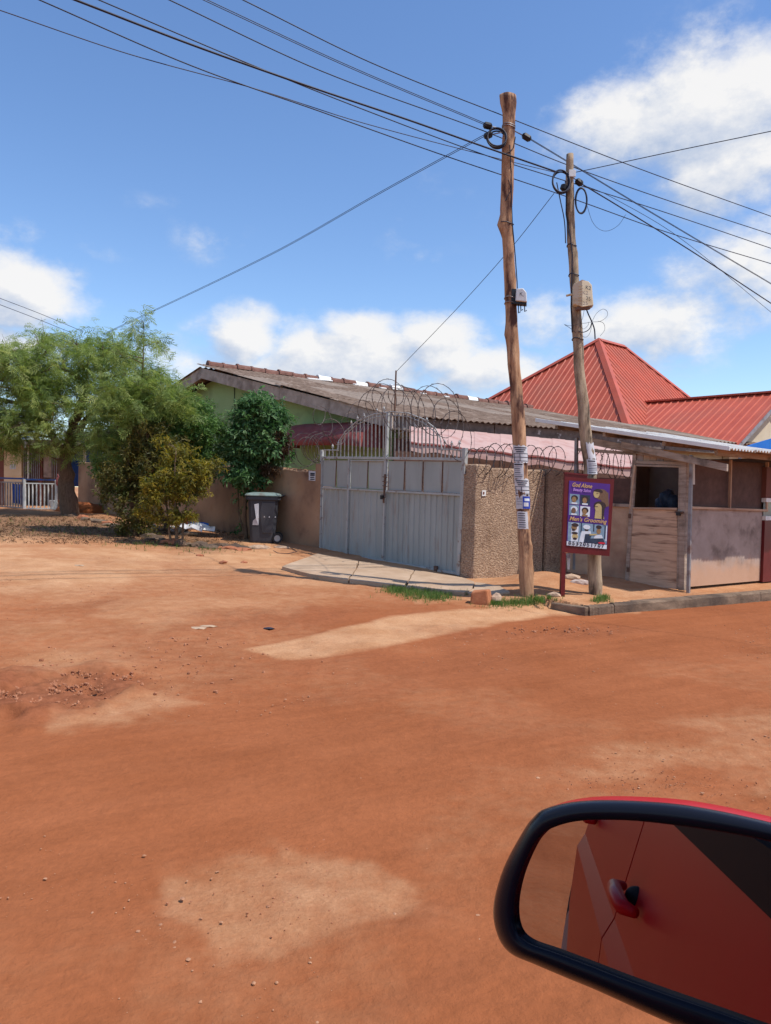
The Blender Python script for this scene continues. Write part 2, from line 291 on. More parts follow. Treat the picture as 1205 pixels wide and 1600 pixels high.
# ------------------------------------------------------------------ mesh builder
def tag(o, label=None, cat=None, group=None, kind=None):
    if label: o['label'] = label
    if cat: o['category'] = cat
    if group: o['group'] = group
    if kind: o['kind'] = kind
    return o
def empty(name, loc, label=None, cat=None, group=None, kind=None):
    o = bpy.data.objects.new(name, None); COL.objects.link(o); o.location = Vector(loc); o.empty_display_size = .2
    return tag(o, label, cat, group, kind)
class MB:
    def __init__(s): s.v = []; s.f = []
    def add(s, vs, fs):
        n = len(s.v); s.v += [tuple(v) for v in vs]; s.f += [tuple(i+n for i in f) for f in fs]; return s
    def box8(s, c):   # 8 corners: 4 bottom ring then 4 top ring
        return s.add(c, [(3, 2, 1, 0), (4, 5, 6, 7), (0, 1, 5, 4), (1, 2, 6, 5), (2, 3, 7, 6), (3, 0, 4, 7)])
    def box(s, c, ax, ay, az_):
        c = Vector(c); ax = Vector(ax); ay = Vector(ay); az_ = Vector(az_)
        return s.box8([c-ax-ay-az_, c+ax-ay-az_, c+ax+ay-az_, c-ax+ay-az_, c-ax-ay+az_, c+ax-ay+az_, c+ax+ay+az_, c-ax+ay+az_])
    def bar(s, p, q, side, w, t, thick):   # beam p->q, width w along side, thickness t along thick
        p = Vector(p); q = Vector(q); a = Vector(side).normalized()*w/2; b = Vector(thick).normalized()*t/2
        return s.box8([p-a-b, p+a-b, p+a+b, p-a+b, q-a-b, q+a-b, q+a+b, q-a+b])
    def prism(s, pts, vec):
        pts = [Vector(p) for p in pts]; vec = Vector(vec); n = len(pts)
        return s.add(pts+[p+vec for p in pts], [tuple(range(n))[::-1], tuple(range(n, 2*n))]+[(i, (i+1) % n, n+(i+1) % n, n+i) for i in range(n)])
    def tube(s, pts, r, n=6, caps=True, jit=0):
        pts = [Vector(p) for p in pts]; rs = r if isinstance(r, (list, tuple)) else [r]*len(pts)
        vs = []; prev = None
        for i, p in enumerate(pts):
            t = (pts[min(i+1, len(pts)-1)]-pts[max(i-1, 0)])
            if t.length < 1e-9: t = Vector((0, 0, 1))
            t.normalize()
            if prev is None:
                a = t.orthogonal().normalized()
            else:
                a = prev - t*prev.dot(t)
                a = a.normalized() if a.length > 1e-6 else t.orthogonal().normalized()
            prev = a; b = t.cross(a)
            for k in range(n):
                an = 2*math.pi*k/n; rr = rs[i]*(1+(random.uniform(-jit, jit) if jit else 0))
                vs.append(p + a*math.cos(an)*rr + b*math.sin(an)*rr)
        fs = [(i*n+k, i*n+(k+1) % n, (i+1)*n+(k+1) % n, (i+1)*n+k) for i in range(len(pts)-1) for k in range(n)]
        if caps: fs += [tuple(range(n))[::-1], tuple(range((len(pts)-1)*n, len(pts)*n))]
        return s.add(vs, fs)
    def ring(s, c, r, tr, a, b, n=24, sides=6):
        pts = [Vector(c)+Vector(a)*r*math.cos(2*math.pi*i/n)+Vector(b)*r*math.sin(2*math.pi*i/n) for i in range(n+1)]
        return s.tube(pts, tr, sides, caps=False)
    def blob(s, c, rad, jit=.18, sub=1):
        import bmesh
        bm = bmesh.new(); bmesh.ops.create_icosphere(bm, subdivisions=sub, radius=1)
        vs = [Vector((v.co.x*rad[0], v.co.y*rad[1], v.co.z*rad[2]))*(1+random.uniform(-jit, jit))+Vector(c) for v in bm.verts]
        fs = [tuple(v.index for v in f.verts) for f in bm.faces]; bm.free(); return s.add(vs, fs)
    def build(s, name, mt, parent=None, label=None, cat=None, group=None, kind=None, smooth=False, bevel=0):
        me = bpy.data.meshes.new(name); me.from_pydata(s.v, [], s.f); me.update()
        o = bpy.data.objects.new(name, me); COL.objects.link(o)
        me.materials.append(M[mt] if isinstance(mt, str) else mt)
        if smooth: me.polygons.foreach_set('use_smooth', [True]*len(me.polygons))
        if bevel:
            b = o.modifiers.new('bevel', 'BEVEL'); b.width = bevel; b.segments = 2; b.limit_method = 'ANGLE'
        if parent:
            o.parent = parent
            if parent.type == 'EMPTY': o.matrix_parent_inverse = Matrix.Translation(-parent.location)
        return tag(o, label, cat, group, kind)
def npmesh(name, V, F, mt, parent=None, tint=None, smooth=False):
    me = bpy.data.meshes.new(name); k = F.shape[1]
    me.vertices.add(len(V)); me.vertices.foreach_set('co', np.ascontiguousarray(V, np.float32).ravel())
    me.loops.add(F.size); me.loops.foreach_set('vertex_index', F.ravel().astype(np.int32))
    me.polygons.add(len(F)); me.polygons.foreach_set('loop_start', np.arange(0, F.size, k, dtype=np.int32))
    me.polygons.foreach_set('use_smooth', np.full(len(F), smooth))
    me.update(calc_edges=True)
    if tint is not None:
        a = me.attributes.new('tint', 'FLOAT', 'POINT'); a.data.foreach_set('value', np.asarray(tint, np.float32))
    o = bpy.data.objects.new(name, me); COL.objects.link(o); me.materials.append(M[mt] if isinstance(mt, str) else mt)
    if parent:
        o.parent = parent
        if parent.type == 'EMPTY': o.matrix_parent_inverse = Matrix.Translation(-parent.location)
    return o

# ------------------------------------------------------------------ noise for the ground
_T = rng.random((256, 256))
def vnoise(x, y, sd=0):
    x = x+sd*17.3; y = y+sd*9.1
    xi = np.floor(x).astype(int); yi = np.floor(y).astype(int); fx = x-xi; fy = y-yi
    fx = fx*fx*(3-2*fx); fy = fy*fy*(3-2*fy)
    a = _T[xi % 256, yi % 256]; b = _T[(xi+1) % 256, yi % 256]; c = _T[xi % 256, (yi+1) % 256]; d = _T[(xi+1) % 256, (yi+1) % 256]
    return (a*(1-fx)+b*fx)*(1-fy)+(c*(1-fx)+d*fx)*fy
def fbm(x, y, sc, o=4, sd=0):
    s_ = 0; am = .5; t_ = 0
    for i in range(o):
        s_ = s_ + am*vnoise(x*sc*2**i, y*sc*2**i, sd+i); t_ += am; am *= .5
    return s_/t_
def sdf(px, py, poly):     # >0 inside
    d = np.full(px.shape, 1e9); ins = np.zeros(px.shape, bool); n = len(poly)
    for i in range(n):
        x0, y0 = poly[i]; x1, y1 = poly[(i+1) % n]; ex, ey = x1-x0, y1-y0
        t = np.clip(((px-x0)*ex+(py-y0)*ey)/(ex*ex+ey*ey), 0, 1)
        d = np.minimum(d, np.hypot(px-x0-t*ex, py-y0-t*ey))
        if y0 != y1: ins ^= ((y0 > py) != (y1 > py)) & (px < (x1-x0)*(py-y0)/(y1-y0)+x0)
    return np.where(ins, d, -d)

# ------------------------------------------------------------------ ground
def axis(lo, hi, n, far, nf):
    c = np.linspace(lo, hi, n); st = c[1]-c[0]
    ex = np.geomspace(st*2, far, nf)
    return np.concatenate([(lo-ex)[::-1], c, hi+ex])
xs = axis(-9, 8, 520, 400, 22)
ya = np.geomspace(1.0, 1.0+0, 1); yy = [1.2]
while yy[-1] < 26: yy.append(yy[-1]+max(.016, .0042*yy[-1]))
yy = np.array(yy); ys = np.concatenate([(1.2-np.geomspace(.1, 400, 22))[::-1], yy, yy[-1]+np.geomspace(.3, 500, 24)])
GX, GY = np.meshgrid(xs, ys); X = GX.ravel(); Y = GY.ravel(); Z = gz(X, Y)
Zc = Z - CAM.z
fw = X*_f.x+Y*_f.y+Zc*_f.z; rr = X*RT.x+Y*RT.y+Zc*RT.z; uu = X*UP.x+Y*UP.y+Zc*UP.z
ok = fw > .5
PX = np.where(ok, 602.5+1200*rr/np.where(ok, fw, 1), -9999); PY = np.where(ok, 800-1200*uu/np.where(ok, fw, 1), 9999)
wx = (fbm(X, Y, 1.3, 4, 3)-.5); wy = (fbm(X, Y, 2.2, 4, 8)-.5)
def pm(poly, soft=14, warp=60):
    k = np.clip((PY-780)/500, .05, 1.2)
    return ss(.5+sdf(PX+wx*warp*1.6*k, PY+wy*warp*k, poly)/(2*soft))
A_ = pm([(225, 1400), (290, 1352), (430, 1318), (480, 1335), (560, 1345), (690, 1398), (650, 1450), (560, 1500), (430, 1530), (330, 1512), (250, 1455)], 26, 130)
B_ = pm([(385, 1016), (600, 968), (700, 955), (800, 948), (900, 953), (1000, 958), (860, 962), (780, 975), (600, 1012), (500, 1026), (440, 1030)], 4, 14)
C_ = pm([(820, 1205), (880, 1170), (1010, 1130), (1230, 1095), (1230, 1240), (1120, 1215), (980, 1235), (870, 1230)], 35, 140)
D_ = pm([(-40, 1120), (-40, 1060), (60, 1050), (180, 1045), (230, 1080), (150, 1110), (30, 1140)], 18, 60)
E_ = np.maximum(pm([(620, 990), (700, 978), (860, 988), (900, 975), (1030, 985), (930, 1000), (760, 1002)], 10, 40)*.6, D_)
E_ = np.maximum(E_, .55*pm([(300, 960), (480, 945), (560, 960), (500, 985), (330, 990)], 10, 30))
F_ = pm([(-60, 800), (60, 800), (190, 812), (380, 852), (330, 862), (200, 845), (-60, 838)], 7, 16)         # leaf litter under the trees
sand = np.maximum(np.maximum(A_*.47, B_), C_*.33)
far_ = ss((985-PY)/110)*.85*ss((PY-700)/60)*(PX < 900)
gen = ss((fbm(X, Y, .55, 4, 21)-.48)/.22)
sand = np.maximum(sand, far_*(.75+.6*gen))
sand = np.maximum(sand, .72*(.35+.65*gen)*pm([(-60, 900), (300, 900), (560, 1000), (420, 1060), (300, 1100), (-60, 1130)], 60, 120))
a_ = (X-KO[0])*KD[0]+(Y-KO[1])*KD[1]; b_ = -(X-KO[0])*KD[1]+(Y-KO[1])*KD[0]; u_ = (X-2.33)*-.68+(Y-9.4)*.73
pave = (a_ > -.9) & (b_ > .02+np.clip(-a_/.11, 0, 1)*.46) & (b_ < 6) & (a_ < 16) & (Y < 26)
sand = np.maximum(sand, .55*pm([(150, 960), (220, 925), (420, 915), (560, 925), (480, 950), (330, 965), (230, 1000)], 22, 90))
sand = np.maximum(sand, .5*pm([(60, 1100), (150, 1060), (260, 1070), (330, 1100), (180, 1135), (70, 1150)], 14, 70))
sand = np.maximum(sand, .17*ss((fbm(X, Y, .9, 5, 91)-.52)/.16)*ss((PY-960)/80))
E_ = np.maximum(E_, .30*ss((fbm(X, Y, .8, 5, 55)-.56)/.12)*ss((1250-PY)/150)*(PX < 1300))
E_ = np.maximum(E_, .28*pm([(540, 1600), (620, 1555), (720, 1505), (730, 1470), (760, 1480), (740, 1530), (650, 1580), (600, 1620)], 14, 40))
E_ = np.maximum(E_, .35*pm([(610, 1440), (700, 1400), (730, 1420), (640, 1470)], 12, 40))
sand = np.where(pave, .75+.25*gen, sand)
sand = np.maximum(sand, ss((b_-1.0)/.5)*ss((u_)/.6)*ss((1.2-(b_-2.6))/.5)*(X > .4)*(X < 3)*.7)
n1 = fbm(X, Y, 3.1, 5, 5)
trk = fbm((X*KD[0]+Y*KD[1])*.35, (-X*KD[1]+Y*KD[0])*3.2, 1.0, 4, 30)
inn = (PX > -200) & (PX < 1500) & (Y < 27)
disp = (n1-.5)*.012 + (trk-.5)*.018 + (fbm(X, Y, .7, 3, 12)-.5)*.05
disp += (E_*.8+.1*(sand))*((fbm(X, Y, 7, 4, 40)-.5)*.08) + D_*(.05*ss((fbm(X, Y, 2.5, 3, 50)-.45)/.1)+.12*(fbm(X, Y, 5, 5, 51)-.45))
disp += B_*.006+A_*-.004
disp += .03*np.abs(fbm(X, Y, 2.0, 4, 60)-.5)*pm([(-40, 980), (350, 960), (560, 1040), (330, 1120), (-40, 1180)], 40, 60)
Z2 = Z + np.where(inn, disp, 0)
Z2 = np.where((a_ > -.15) & (b_ < .25) & (b_ > -.3), Z + disp*.4, Z2)
n0, m0 = len(ys), len(xs); idx = np.arange(n0*m0).reshape(n0, m0)
F = np.stack([idx[:-1, :-1], idx[:-1, 1:], idx[1:, 1:], idx[1:, :-1]], -1).reshape(-1, 4)
pf = pave[F].all(1)
gm, t, b = new_mat('laterite_ground')
co = t.nodes.new('ShaderNodeTexCoord').outputs['Object']
at = t.nodes.new('ShaderNodeAttribute'); at.attribute_name = 'soil'
sp_ = t.nodes.new('ShaderNodeSeparateXYZ'); t.links.new(at.outputs['Vector'], sp_.inputs[0])
red, _ = ramp_noise(t, co, 1.1, 8, (.275, .088, .034), (.345, .118, .049), .3, .7)
red2, _ = ramp_noise(t, co, 24, 6, (.86, .86, .86), (1.08, 1.07, 1.06), .3, .7)
red = mixc(t, .8, red, red2, 'MULTIPLY')
rot = t.nodes.new('ShaderNodeMapping'); rot.inputs['Rotation'].default_value = (0, 0, -math.atan2(KD[1], KD[0])); t.links.new(co, rot.inputs[0])
stk, _ = ramp_noise(t, rot.outputs[0], 2.2, 6, (.90, .89, .88), (1.06, 1.06, 1.06), .35, .65, stretch=(.16, 2.2, 1))
red = mixc(t, .8, red, stk, 'MULTIPLY')
snd, sn = ramp_noise(t, co, 2.5, 8, (.43, .215, .105), (.56, .325, .18), .3, .7)
spk, _ = ramp_noise(t, co, 60, 7, (.78, .74, .70), (1.14, 1.14, 1.14), .32, .68)
snd = mixc(t, .7, snd, spk, 'MULTIPLY')
brk, bn = ramp_noise(t, co, 9, 8, (0, 0, 0), (1, 1, 1), .3, .7)
fm = t.nodes.new('ShaderNodeMath'); fm.operation = 'MULTIPLY_ADD'; t.links.new(bn, fm.inputs[0]); fm.inputs[1].default_value = .9; fm.inputs[2].default_value = -.45
fa = t.nodes.new('ShaderNodeMath'); fa.operation = 'ADD'; t.links.new(fm.outputs[0], fa.inputs[0]); t.links.new(sp_.outputs[0], fa.inputs[1])
gt = t.nodes.new('ShaderNodeMath'); gt.operation = 'MULTIPLY'; gt.use_clamp = True; t.links.new(fa.outputs[0], gt.inputs[0])
m2 = t.nodes.new('ShaderNodeMapRange'); t.links.new(sp_.outputs[0], m2.inputs[0]); m2.inputs[1].default_value = 0; m2.inputs[2].default_value = .3
t.links.new(m2.outputs[0], gt.inputs[1])
c_ = mixc(t, gt.outputs[0], red, snd)
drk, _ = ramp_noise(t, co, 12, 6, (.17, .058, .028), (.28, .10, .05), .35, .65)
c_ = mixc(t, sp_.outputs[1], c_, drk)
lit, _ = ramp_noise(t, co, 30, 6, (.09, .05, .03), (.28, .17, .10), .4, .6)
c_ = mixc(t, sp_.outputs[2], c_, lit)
t.links.new(c_, b.inputs['Base Color']); b.inputs['Roughness'].default_value = .95; b.inputs['Specular IOR Level'].default_value = .06
_, h1 = ramp_noise(t, co, 55, 6, (0, 0, 0), (1, 1, 1), rough=.7)
_, h2 = ramp_noise(t, co, 9, 6, (0, 0, 0), (1, 1, 1))
bp = t.nodes.new('ShaderNodeBump'); bp.inputs['Strength'].default_value = .55; bp.inputs['Distance'].default_value = .012; t.links.new(h1, bp.inputs['Height'])
bp2 = t.nodes.new('ShaderNodeBump'); bp2.inputs['Strength'].default_value = .5; bp2.inputs['Distance'].default_value = .03; t.links.new(h2, bp2.inputs['Height'])
t.links.new(bp.outputs[0], bp2.inputs['Normal']); t.links.new(bp2.outputs[0], b.inputs['Normal'])
M['ground'] = gm
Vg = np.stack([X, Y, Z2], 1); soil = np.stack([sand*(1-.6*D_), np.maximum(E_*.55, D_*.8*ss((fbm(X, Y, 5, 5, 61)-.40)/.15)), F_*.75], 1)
for nm, ff in (('ground', F[~pf]), ('pavement', F[pf])):
    used, inv = np.unique(ff, return_inverse=True)
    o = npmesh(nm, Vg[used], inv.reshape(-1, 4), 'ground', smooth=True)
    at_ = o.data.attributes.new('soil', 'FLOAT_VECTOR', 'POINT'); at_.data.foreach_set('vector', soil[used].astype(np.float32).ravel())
    o['kind'] = 'structure'

# kerb: separate stones
kroot = empty('kerb', (KO[0], KO[1], 0), 'low weathered concrete kerb along the edge of the dirt road', 'kerb')
kp = [Vector((2.2, 9.82, 0)), Vector((2.55, 9.47, 0))]
L = 0
while L < 11.5:
    ln = random.uniform(1.5, 2.3) if L else .45
    p = Vector((2.55+KD[0]*(L+.004), 9.45+KD[1]*(L+.004), 0)); q = Vector((2.55+KD[0]*(L+ln-.004), 9.45+KD[1]*(L+ln-.004), 0))
    nv = Vector((-KD[1], KD[0], 0)); h = .13+random.uniform(-.006, .012)
    mb = MB(); n = 22
    vs = []; fs = []
    for i in range(n+1):
        c = p.lerp(q, i/n); e = random.uniform(-.006, .006); e2 = random.uniform(-.005, .003); e3 = random.uniform(-.007, .004)
        for (bb, zz) in ((0+e*.5, -.12), (0+e, h*.45), (.004+e*.8, h-.022+e2), (.022+e3, h+e2), (.15, h+.004)):
            vs.append(c+nv*bb+ZZ*zz)
        vs.append(c+nv*.15+ZZ*-.12)
    k = 6
    for i in range(n):
        for j in range(k): fs.append((i*k+j, (i+1)*k+j, (i+1)*k+(j+1) % k, i*k+(j+1) % k))
    fs += [tuple(range(k)), tuple(range(n*k, n*k+k))[::-1]]
    mb.add(vs, fs).build('kerb_stone', 'kerb', kroot)
    L += ln
mb = MB(); mb.bar(kp[0]+ZZ*.04, kp[1]+ZZ*.04, ZZ, .16, .14, D2); mb.build('kerb_stone', 'kerb', kroot, bevel=.015)

# ------------------------------------------------------------------ driveway slab
sroot = empty('driveway_slab', onground(590, 895), 'pale cracked concrete slab laid in front of the grey gate', 'slab', kind='structure')
def slabpiece(pxs, th=.07, top=.045):
    pts = []
    for i in range(len(pxs)):
        a = pxs[i]; bq = pxs[(i+1) % len(pxs)]
        for k in range(4):
            f_ = k/4; p = onground(a[0]+(bq[0]-a[0])*f_, a[1]+(bq[1]-a[1])*f_, top)
            j = .012; pts.append(p+Vector((random.uniform(-j, j), random.uniform(-j, j), 0)))
    c = sum(pts, Vector())/len(pts); n = len(pts)
    vs = pts + [p-ZZ*th for p in pts] + [c]
    fs = [(i, (i+1) % n, 2*n) for i in range(n)] + [((i+1) % n, i, n+i, n+(i+1) % n) for i in range(n)]
    MB().add(vs, fs).build('concrete_piece', 'concrete', sroot)
slabpiece([(440, 885), (470, 874), (497, 865), (560, 876), (556, 890), (543, 905), (500, 900), (470, 893)])
slabpiece([(562, 876.5), (648, 890), (640, 902), (632, 916), (585, 910), (546, 905.5), (558, 890)])
slabpiece([(650, 890.5), (722, 902), (742, 909), (738, 920), (725, 926), (690, 921), (635, 916.5), (643, 902)])
slabpiece([(744, 909.5), (780, 915), (798, 925), (765, 930), (728, 926), (740, 919)], .06, .03)

# ------------------------------------------------------------------ compound wall
CN = Vector((1.38, 11.85, 0))                  # pillar corner
GF = Facade(CN, D1)                            # gate-side plane
RF = Facade(CN, D2)                            # road-side plane
sR = GF.S(GF.P(722, 900)); sL = GF.S(GF.P(499.5, 863))
def wallseg(F_, s0, s1, z0a, z0b, z1a, z1b, th, name, mt, parent, t0=0, n=24, wob=.012):
    """wall body from s0 to s1 along a facade, uneven coping, thickness th behind the face"""
    vs = []; fs = []
    for i in range(n+1):
        k = i/n; s_ = s0+(s1-s0)*k; zb = z0a+(z0b-z0a)*k-.15; zt = z1a+(z1b-z1a)*k+random.uniform(-wob, wob)
        for (tt, zz) in ((t0, zb), (t0, zt-.02), (t0-.015, zt), (t0-th+.015, zt), (t0-th, zt-.02), (t0-th, zb)): vs.append(F_.at(s_, zz, tt))
    for i in range(n):
        for j in range(6): fs.append((i*6+j, (i+1)*6+j, (i+1)*6+(j+1) % 6, i*6+(j+1) % 6))
    fs += [tuple(range(6)), tuple(range(n*6, n*6+6))[::-1]]
    return MB().add(vs, fs).build(name, mt, parent)
wl = empty('compound_wall', GF.at(sL+4, 0), 'brown plastered wall running left from the grey gate behind the trees', 'wall')
zt1 = GF.P(497, 738).z; zt2 = GF.P(415, 730).z; s1 = GF.S(GF.P(497, 738)); s2 = GF.S(GF.P(415, 729))
GF2 = GF
wallseg(GF, sL+.02, sL+.18, .3, .3, GF.P(500, 724).z, GF.P(500, 724).z, .3, 'gate_pier', 'brown_plaster', wl, t0=.01, n=3)
wallseg(GF, sL+.182, s2, .3, .35, GF.P(495, 737).z, zt2, .2, 'wall_panel', 'brown_plaster', wl)
sA = GF.S(GF.P(122, 722)); zA = GF.P(122, 722).z
wallseg(GF, s2+.003, sA, .35, .6, zt2+.02, zA, .2, 'wall_panel', 'brown_plaster', wl, t0=-.02, n=60)
# crumbled bricks along the broken coping
for i in range(16):
    s_ = s1+.2+i*.13+random.uniform(-.03, .03); zc = zt1+(zt2-zt1)*(s_-s1)/(s2-s1)
    mb = MB(); mb.box(GF.at(s_, zc+.004+random.uniform(0, .012), -.09), D1*random.uniform(.04, .06), GF.n*random.uniform(.05, .08), ZZ*random.uniform(.012, .022))
    mb.build('coping_stone', 'brown_plaster', wl)
wr = empty('compound_wall', RF.at(.9, .2), 'rough cast wall with corner pillar standing right of the grey gate', 'wall')
s765 = RF.S(RF.P(767, 800)); s881 = RF.S(RF.P(879, 800)); s855 = RF.S(RF.P(853, 800))
# pillar at the corner
zp = RF.P(745, 725).z
mb = MB(); c = CN; w1 = .29
mb.prism([c+ZZ*-.1, c+D2*s765+ZZ*-.1, c+D2*s765-RF.n*.3+ZZ*-.1, c+D1*w1-RF.n*.0+D2*.12+ZZ*-.1, c+D1*w1+ZZ*-.1], ZZ*(zp+.1))
mb.build('corner_pillar', 'roughcast', wr, bevel=.03)
wallseg(RF, s765+.003, s855-.03, .1, .1, RF.P(772, 731).z, RF.P(850, 734).z, .2, 'wall_panel', 'roughcast', wr, t0=-.02)
wallseg(RF, s855+.02, s881, .1, .1, RF.P(858, 733).z, RF.P(879, 736).z, .25, 'end_pillar', 'roughcast', wr, t0=.01, n=4)
# return wall running back towards the house from the end pillar
RB = Facade(RF.at(s881, 0), D1)
wallseg(RB, .26, 4.5, .1, .3, 1.9, 1.95, .2, 'wall_panel', 'roughcast', wr, t0=0)

# small notices
def plate(F_, pxs, t, name, label, cat, mt='paper', lines=True):
    r = empty(name, F_.P(*pxs[0], t), label, cat)
    MB().prism([F_.P(*p, t) for p in pxs], F_.n*.006).build('sheet', mt, r)
    if lines:
        x0, y0 = pxs[0]; x1, y1 = pxs[2]
        for k in range(4):
            yv = y0+(y1-y0)*(.22+.19*k); h = (y1-y0)*(.10 if k else .16)
            xa = x0+(x1-x0)*.18; xb = x1-(x1-x0)*random.uniform(.15, .35)
            MB().prism([F_.P(xa, yv, t+.0075), F_.P(xb, yv, t+.0075), F_.P(xb, yv+h, t+.0075), F_.P(xa, yv+h, t+.0075)], F_.n*.002).build('print_line', 'ink', r)
plate(GF, [(483, 735.5), (494, 736.5), (494, 751.5), (483, 750.5)], .002, 'notice_sheet', 'small white printed notice stuck on the brown wall left of the gate', 'notice')
rp = empty('number_plate', RF.P(756, 770, .02), 'tiny white house number plate fixed on the rough cast pillar', 'plate')
MB().prism([RF.P(753, 766, .003), RF.P(759, 766, .003), RF.P(758.5, 775, .003), RF.P(752.7, 775, .003)], RF.n*.012).build('panel', 'white_paint', rp)
MB().prism([RF.P(754.8, 768.5, .016), RF.P(757.2, 768.5, .016), RF.P(757, 772.5, .016), RF.P(754.6, 772.5, .016)], RF.n*.002).build('print_mark', 'brown_paint', rp)

# ------------------------------------------------------------------ gate
gr = empty('metal_gate', GF.P(600, 880), 'grey sheet metal double gate with arched top of vertical bars', 'gate')
gt_ = -.03
def gb(p, q, w, th, name, mt='gate_frame', t=0, par=None):
    P_ = GF.P(*p, gt_+t); Q_ = GF.P(*q, gt_+t); d = (Q_-P_).normalized()
    return MB().bar(P_, Q_, d.cross(GF.n), w, th, GF.n).build(name, mt, par or gr, bevel=.004)
gb((503.5, 703), (500.5, 864), .06, .06, 'frame_bar')
gb((727, 700), (717.5, 899), .07, .07, 'frame_bar')
gb((606, 645), (599, 877.5), .045, .06, 'frame_bar', t=.003)
gb((603, 716), (598, 877.5), .03, .05, 'frame_bar', t=-.003)
gb((546.5, 717), (542, 869), .045, .05, 'frame_bar')
gb((505, 715), (605, 716), .045, .055, 'frame_bar', t=.001); gb((606, 716), (726, 718), .045, .055, 'frame_bar', t=.002)
gb((504, 762), (545, 764), .03, .045, 'frame_bar', t=.001); gb((546, 764), (601, 767.5), .03, .045, 'frame_bar', t=.002); gb((602, 767.5), (722, 773.5), .035, .05, 'frame_bar', t=.001)
gb((501, 861.5), (541, 867.5), .04, .045, 'frame_bar', t=.001); gb((543, 868), (598, 876.5), .04, .045, 'frame_bar', t=.002); gb((600, 876.5), (717, 896.5), .04, .05, 'frame_bar', t=.001)
gb((549, 719.5), (602, 719.8), .022, .05, 'frame_bar', t=.005)
ups = [(504, 526), (526, 545.5), (548, 575.5), (575.5, 602.5), (606.5, 633), (633, 661.5), (661.5, 692), (692, 722)]
def yT(x): return 717.5+(x-504)*.012
def yM(x): return 760.5+(x-504)*.052
def yB(x): return 861+(x-504)*.167
for (a, b2) in ups:
    MB().prism([GF.P(a+.9, yT(a)+1.5, gt_-.012), GF.P(b2-.9, yT(b2)+1.5, gt_-.012), GF.P(b2-1.1, yM(b2)-.5, gt_-.012), GF.P(a+.7, yM(a)-.5, gt_-.012)], -GF.n*.006).build('upper_panel', 'gate_grey', gr)
for (a, b2) in ups[:-1]:
    if b2 in (545.5, 602.5): continue
    gb((b2, yT(b2)+2), (b2-1.8, yM(b2)-1), .014, .02, 'divider_bar', 'rust', t=-.006)
def trap_sheet(px0, px1, period=.11):
    """trapezoid profile sheet between two pixel columns of the gate"""
    sa = GF.S(GF.P(px0, 800, gt_)); sb = GF.S(GF.P(px1, 800, gt_)); n = max(2, int(abs(sb-sa)/period)); st = (sb-sa)/n
    prof = []
    for i in range(n):
        for (f_, dpt) in ((0, 0), (.36, 0), (.46, -.02), (.82, -.02), (.96, 0)): prof.append((sa+(i+f_)*st, dpt))
    prof.append((sb, 0)); vs = []; fs = []
    for (s_, dp) in prof:
        k = (s_-sa)/(sb-sa); x = px0+(px1-px0)*k
        top = GF.P(x+1, yM(x)+.5, gt_); bot = GF.P(x-3.2, yB(x)+1, gt_)
        vs += [GF.at(s_, bot.z, gt_-.012+dp), GF.at(s_, top.z, gt_-.012+dp)]
    for i in range(len(prof)-1): fs.append((2*i, 2*i+2, 2*i+3, 2*i+1))
    o = MB().add(vs, fs).build('lower_panel', 'gate_grey', gr)
    o.modifiers.new('solid', 'SOLIDIFY').thickness = .003
trap_sheet(503.5, 546.5, .16); trap_sheet(545.8, 603, .16); trap_sheet(602, 723, .13)
# arch
arch = [(527, 705), (529, 690), (540, 674), (558, 658), (585, 647), (611, 643.5), (638, 645.5), (662, 655), (680, 669), (688, 684), (691, 705)]
def arch_y(x):
    for (xa, ya_), (xb, yb) in zip(arch, arch[1:]):
        if xa <= x <= xb and xb > xa: return ya_+(yb-ya_)*(x-xa)/(xb-xa)
    return 705
ap = []
for i in range(len(arch)-1):
    for k in range(4):
        f_ = k/4; ap.append(GF.P(arch[i][0]+(arch[i+1][0]-arch[i][0])*f_, arch[i][1]+(arch[i+1][1]-arch[i][1])*f_, gt_+.012))
ap.append(GF.P(*arch[-1], gt_+.012))
MB().tube(ap, .011, 6).build('arch_rail', 'gate_frame', gr, smooth=True)
MB().tube([p-ZZ*.06+Vector((0, 0, 0)) for p in ap[6:-6]], .008, 6).build('arch_rail', 'gate_frame', gr, smooth=True)
gb((505, 703), (529, 703.5), .02, .02, 'top_rail', t=.014); gb((691, 702), (727, 703), .02, .02, 'top_rail', t=.014)
x = 508.5
while x < 724:
    yt = arch_y(x) if 527 <= x <= 691 else (703 if x < 527 else 702)
    if not (602 < x < 610):
        gb((x, yt), (x-.5, yT(x)-1), .026, .012, 'picket', 'picket_grey')
    x += 6.05
for (x, y) in [(520, 697), (529, 692), (549, 660), (559, 653), (569, 649), (589, 641), (667, 655), (695, 690), (706, 692), (718, 691), (600, 638)]:
    b0 = GF.P(x, y+10, gt_+.014); tp = GF.P(x, y-4, gt_+.014); md = b0.lerp(tp, .55)
    mb = MB(); mb.tube([b0, md, md.lerp(tp, .3), tp], [.007, .009, .022, .001], 6); mb.bar(md-D1*.035, md+D1*.035, ZZ, .012, .012, GF.n)
    mb.build('spike', 'gate_frame', gr)
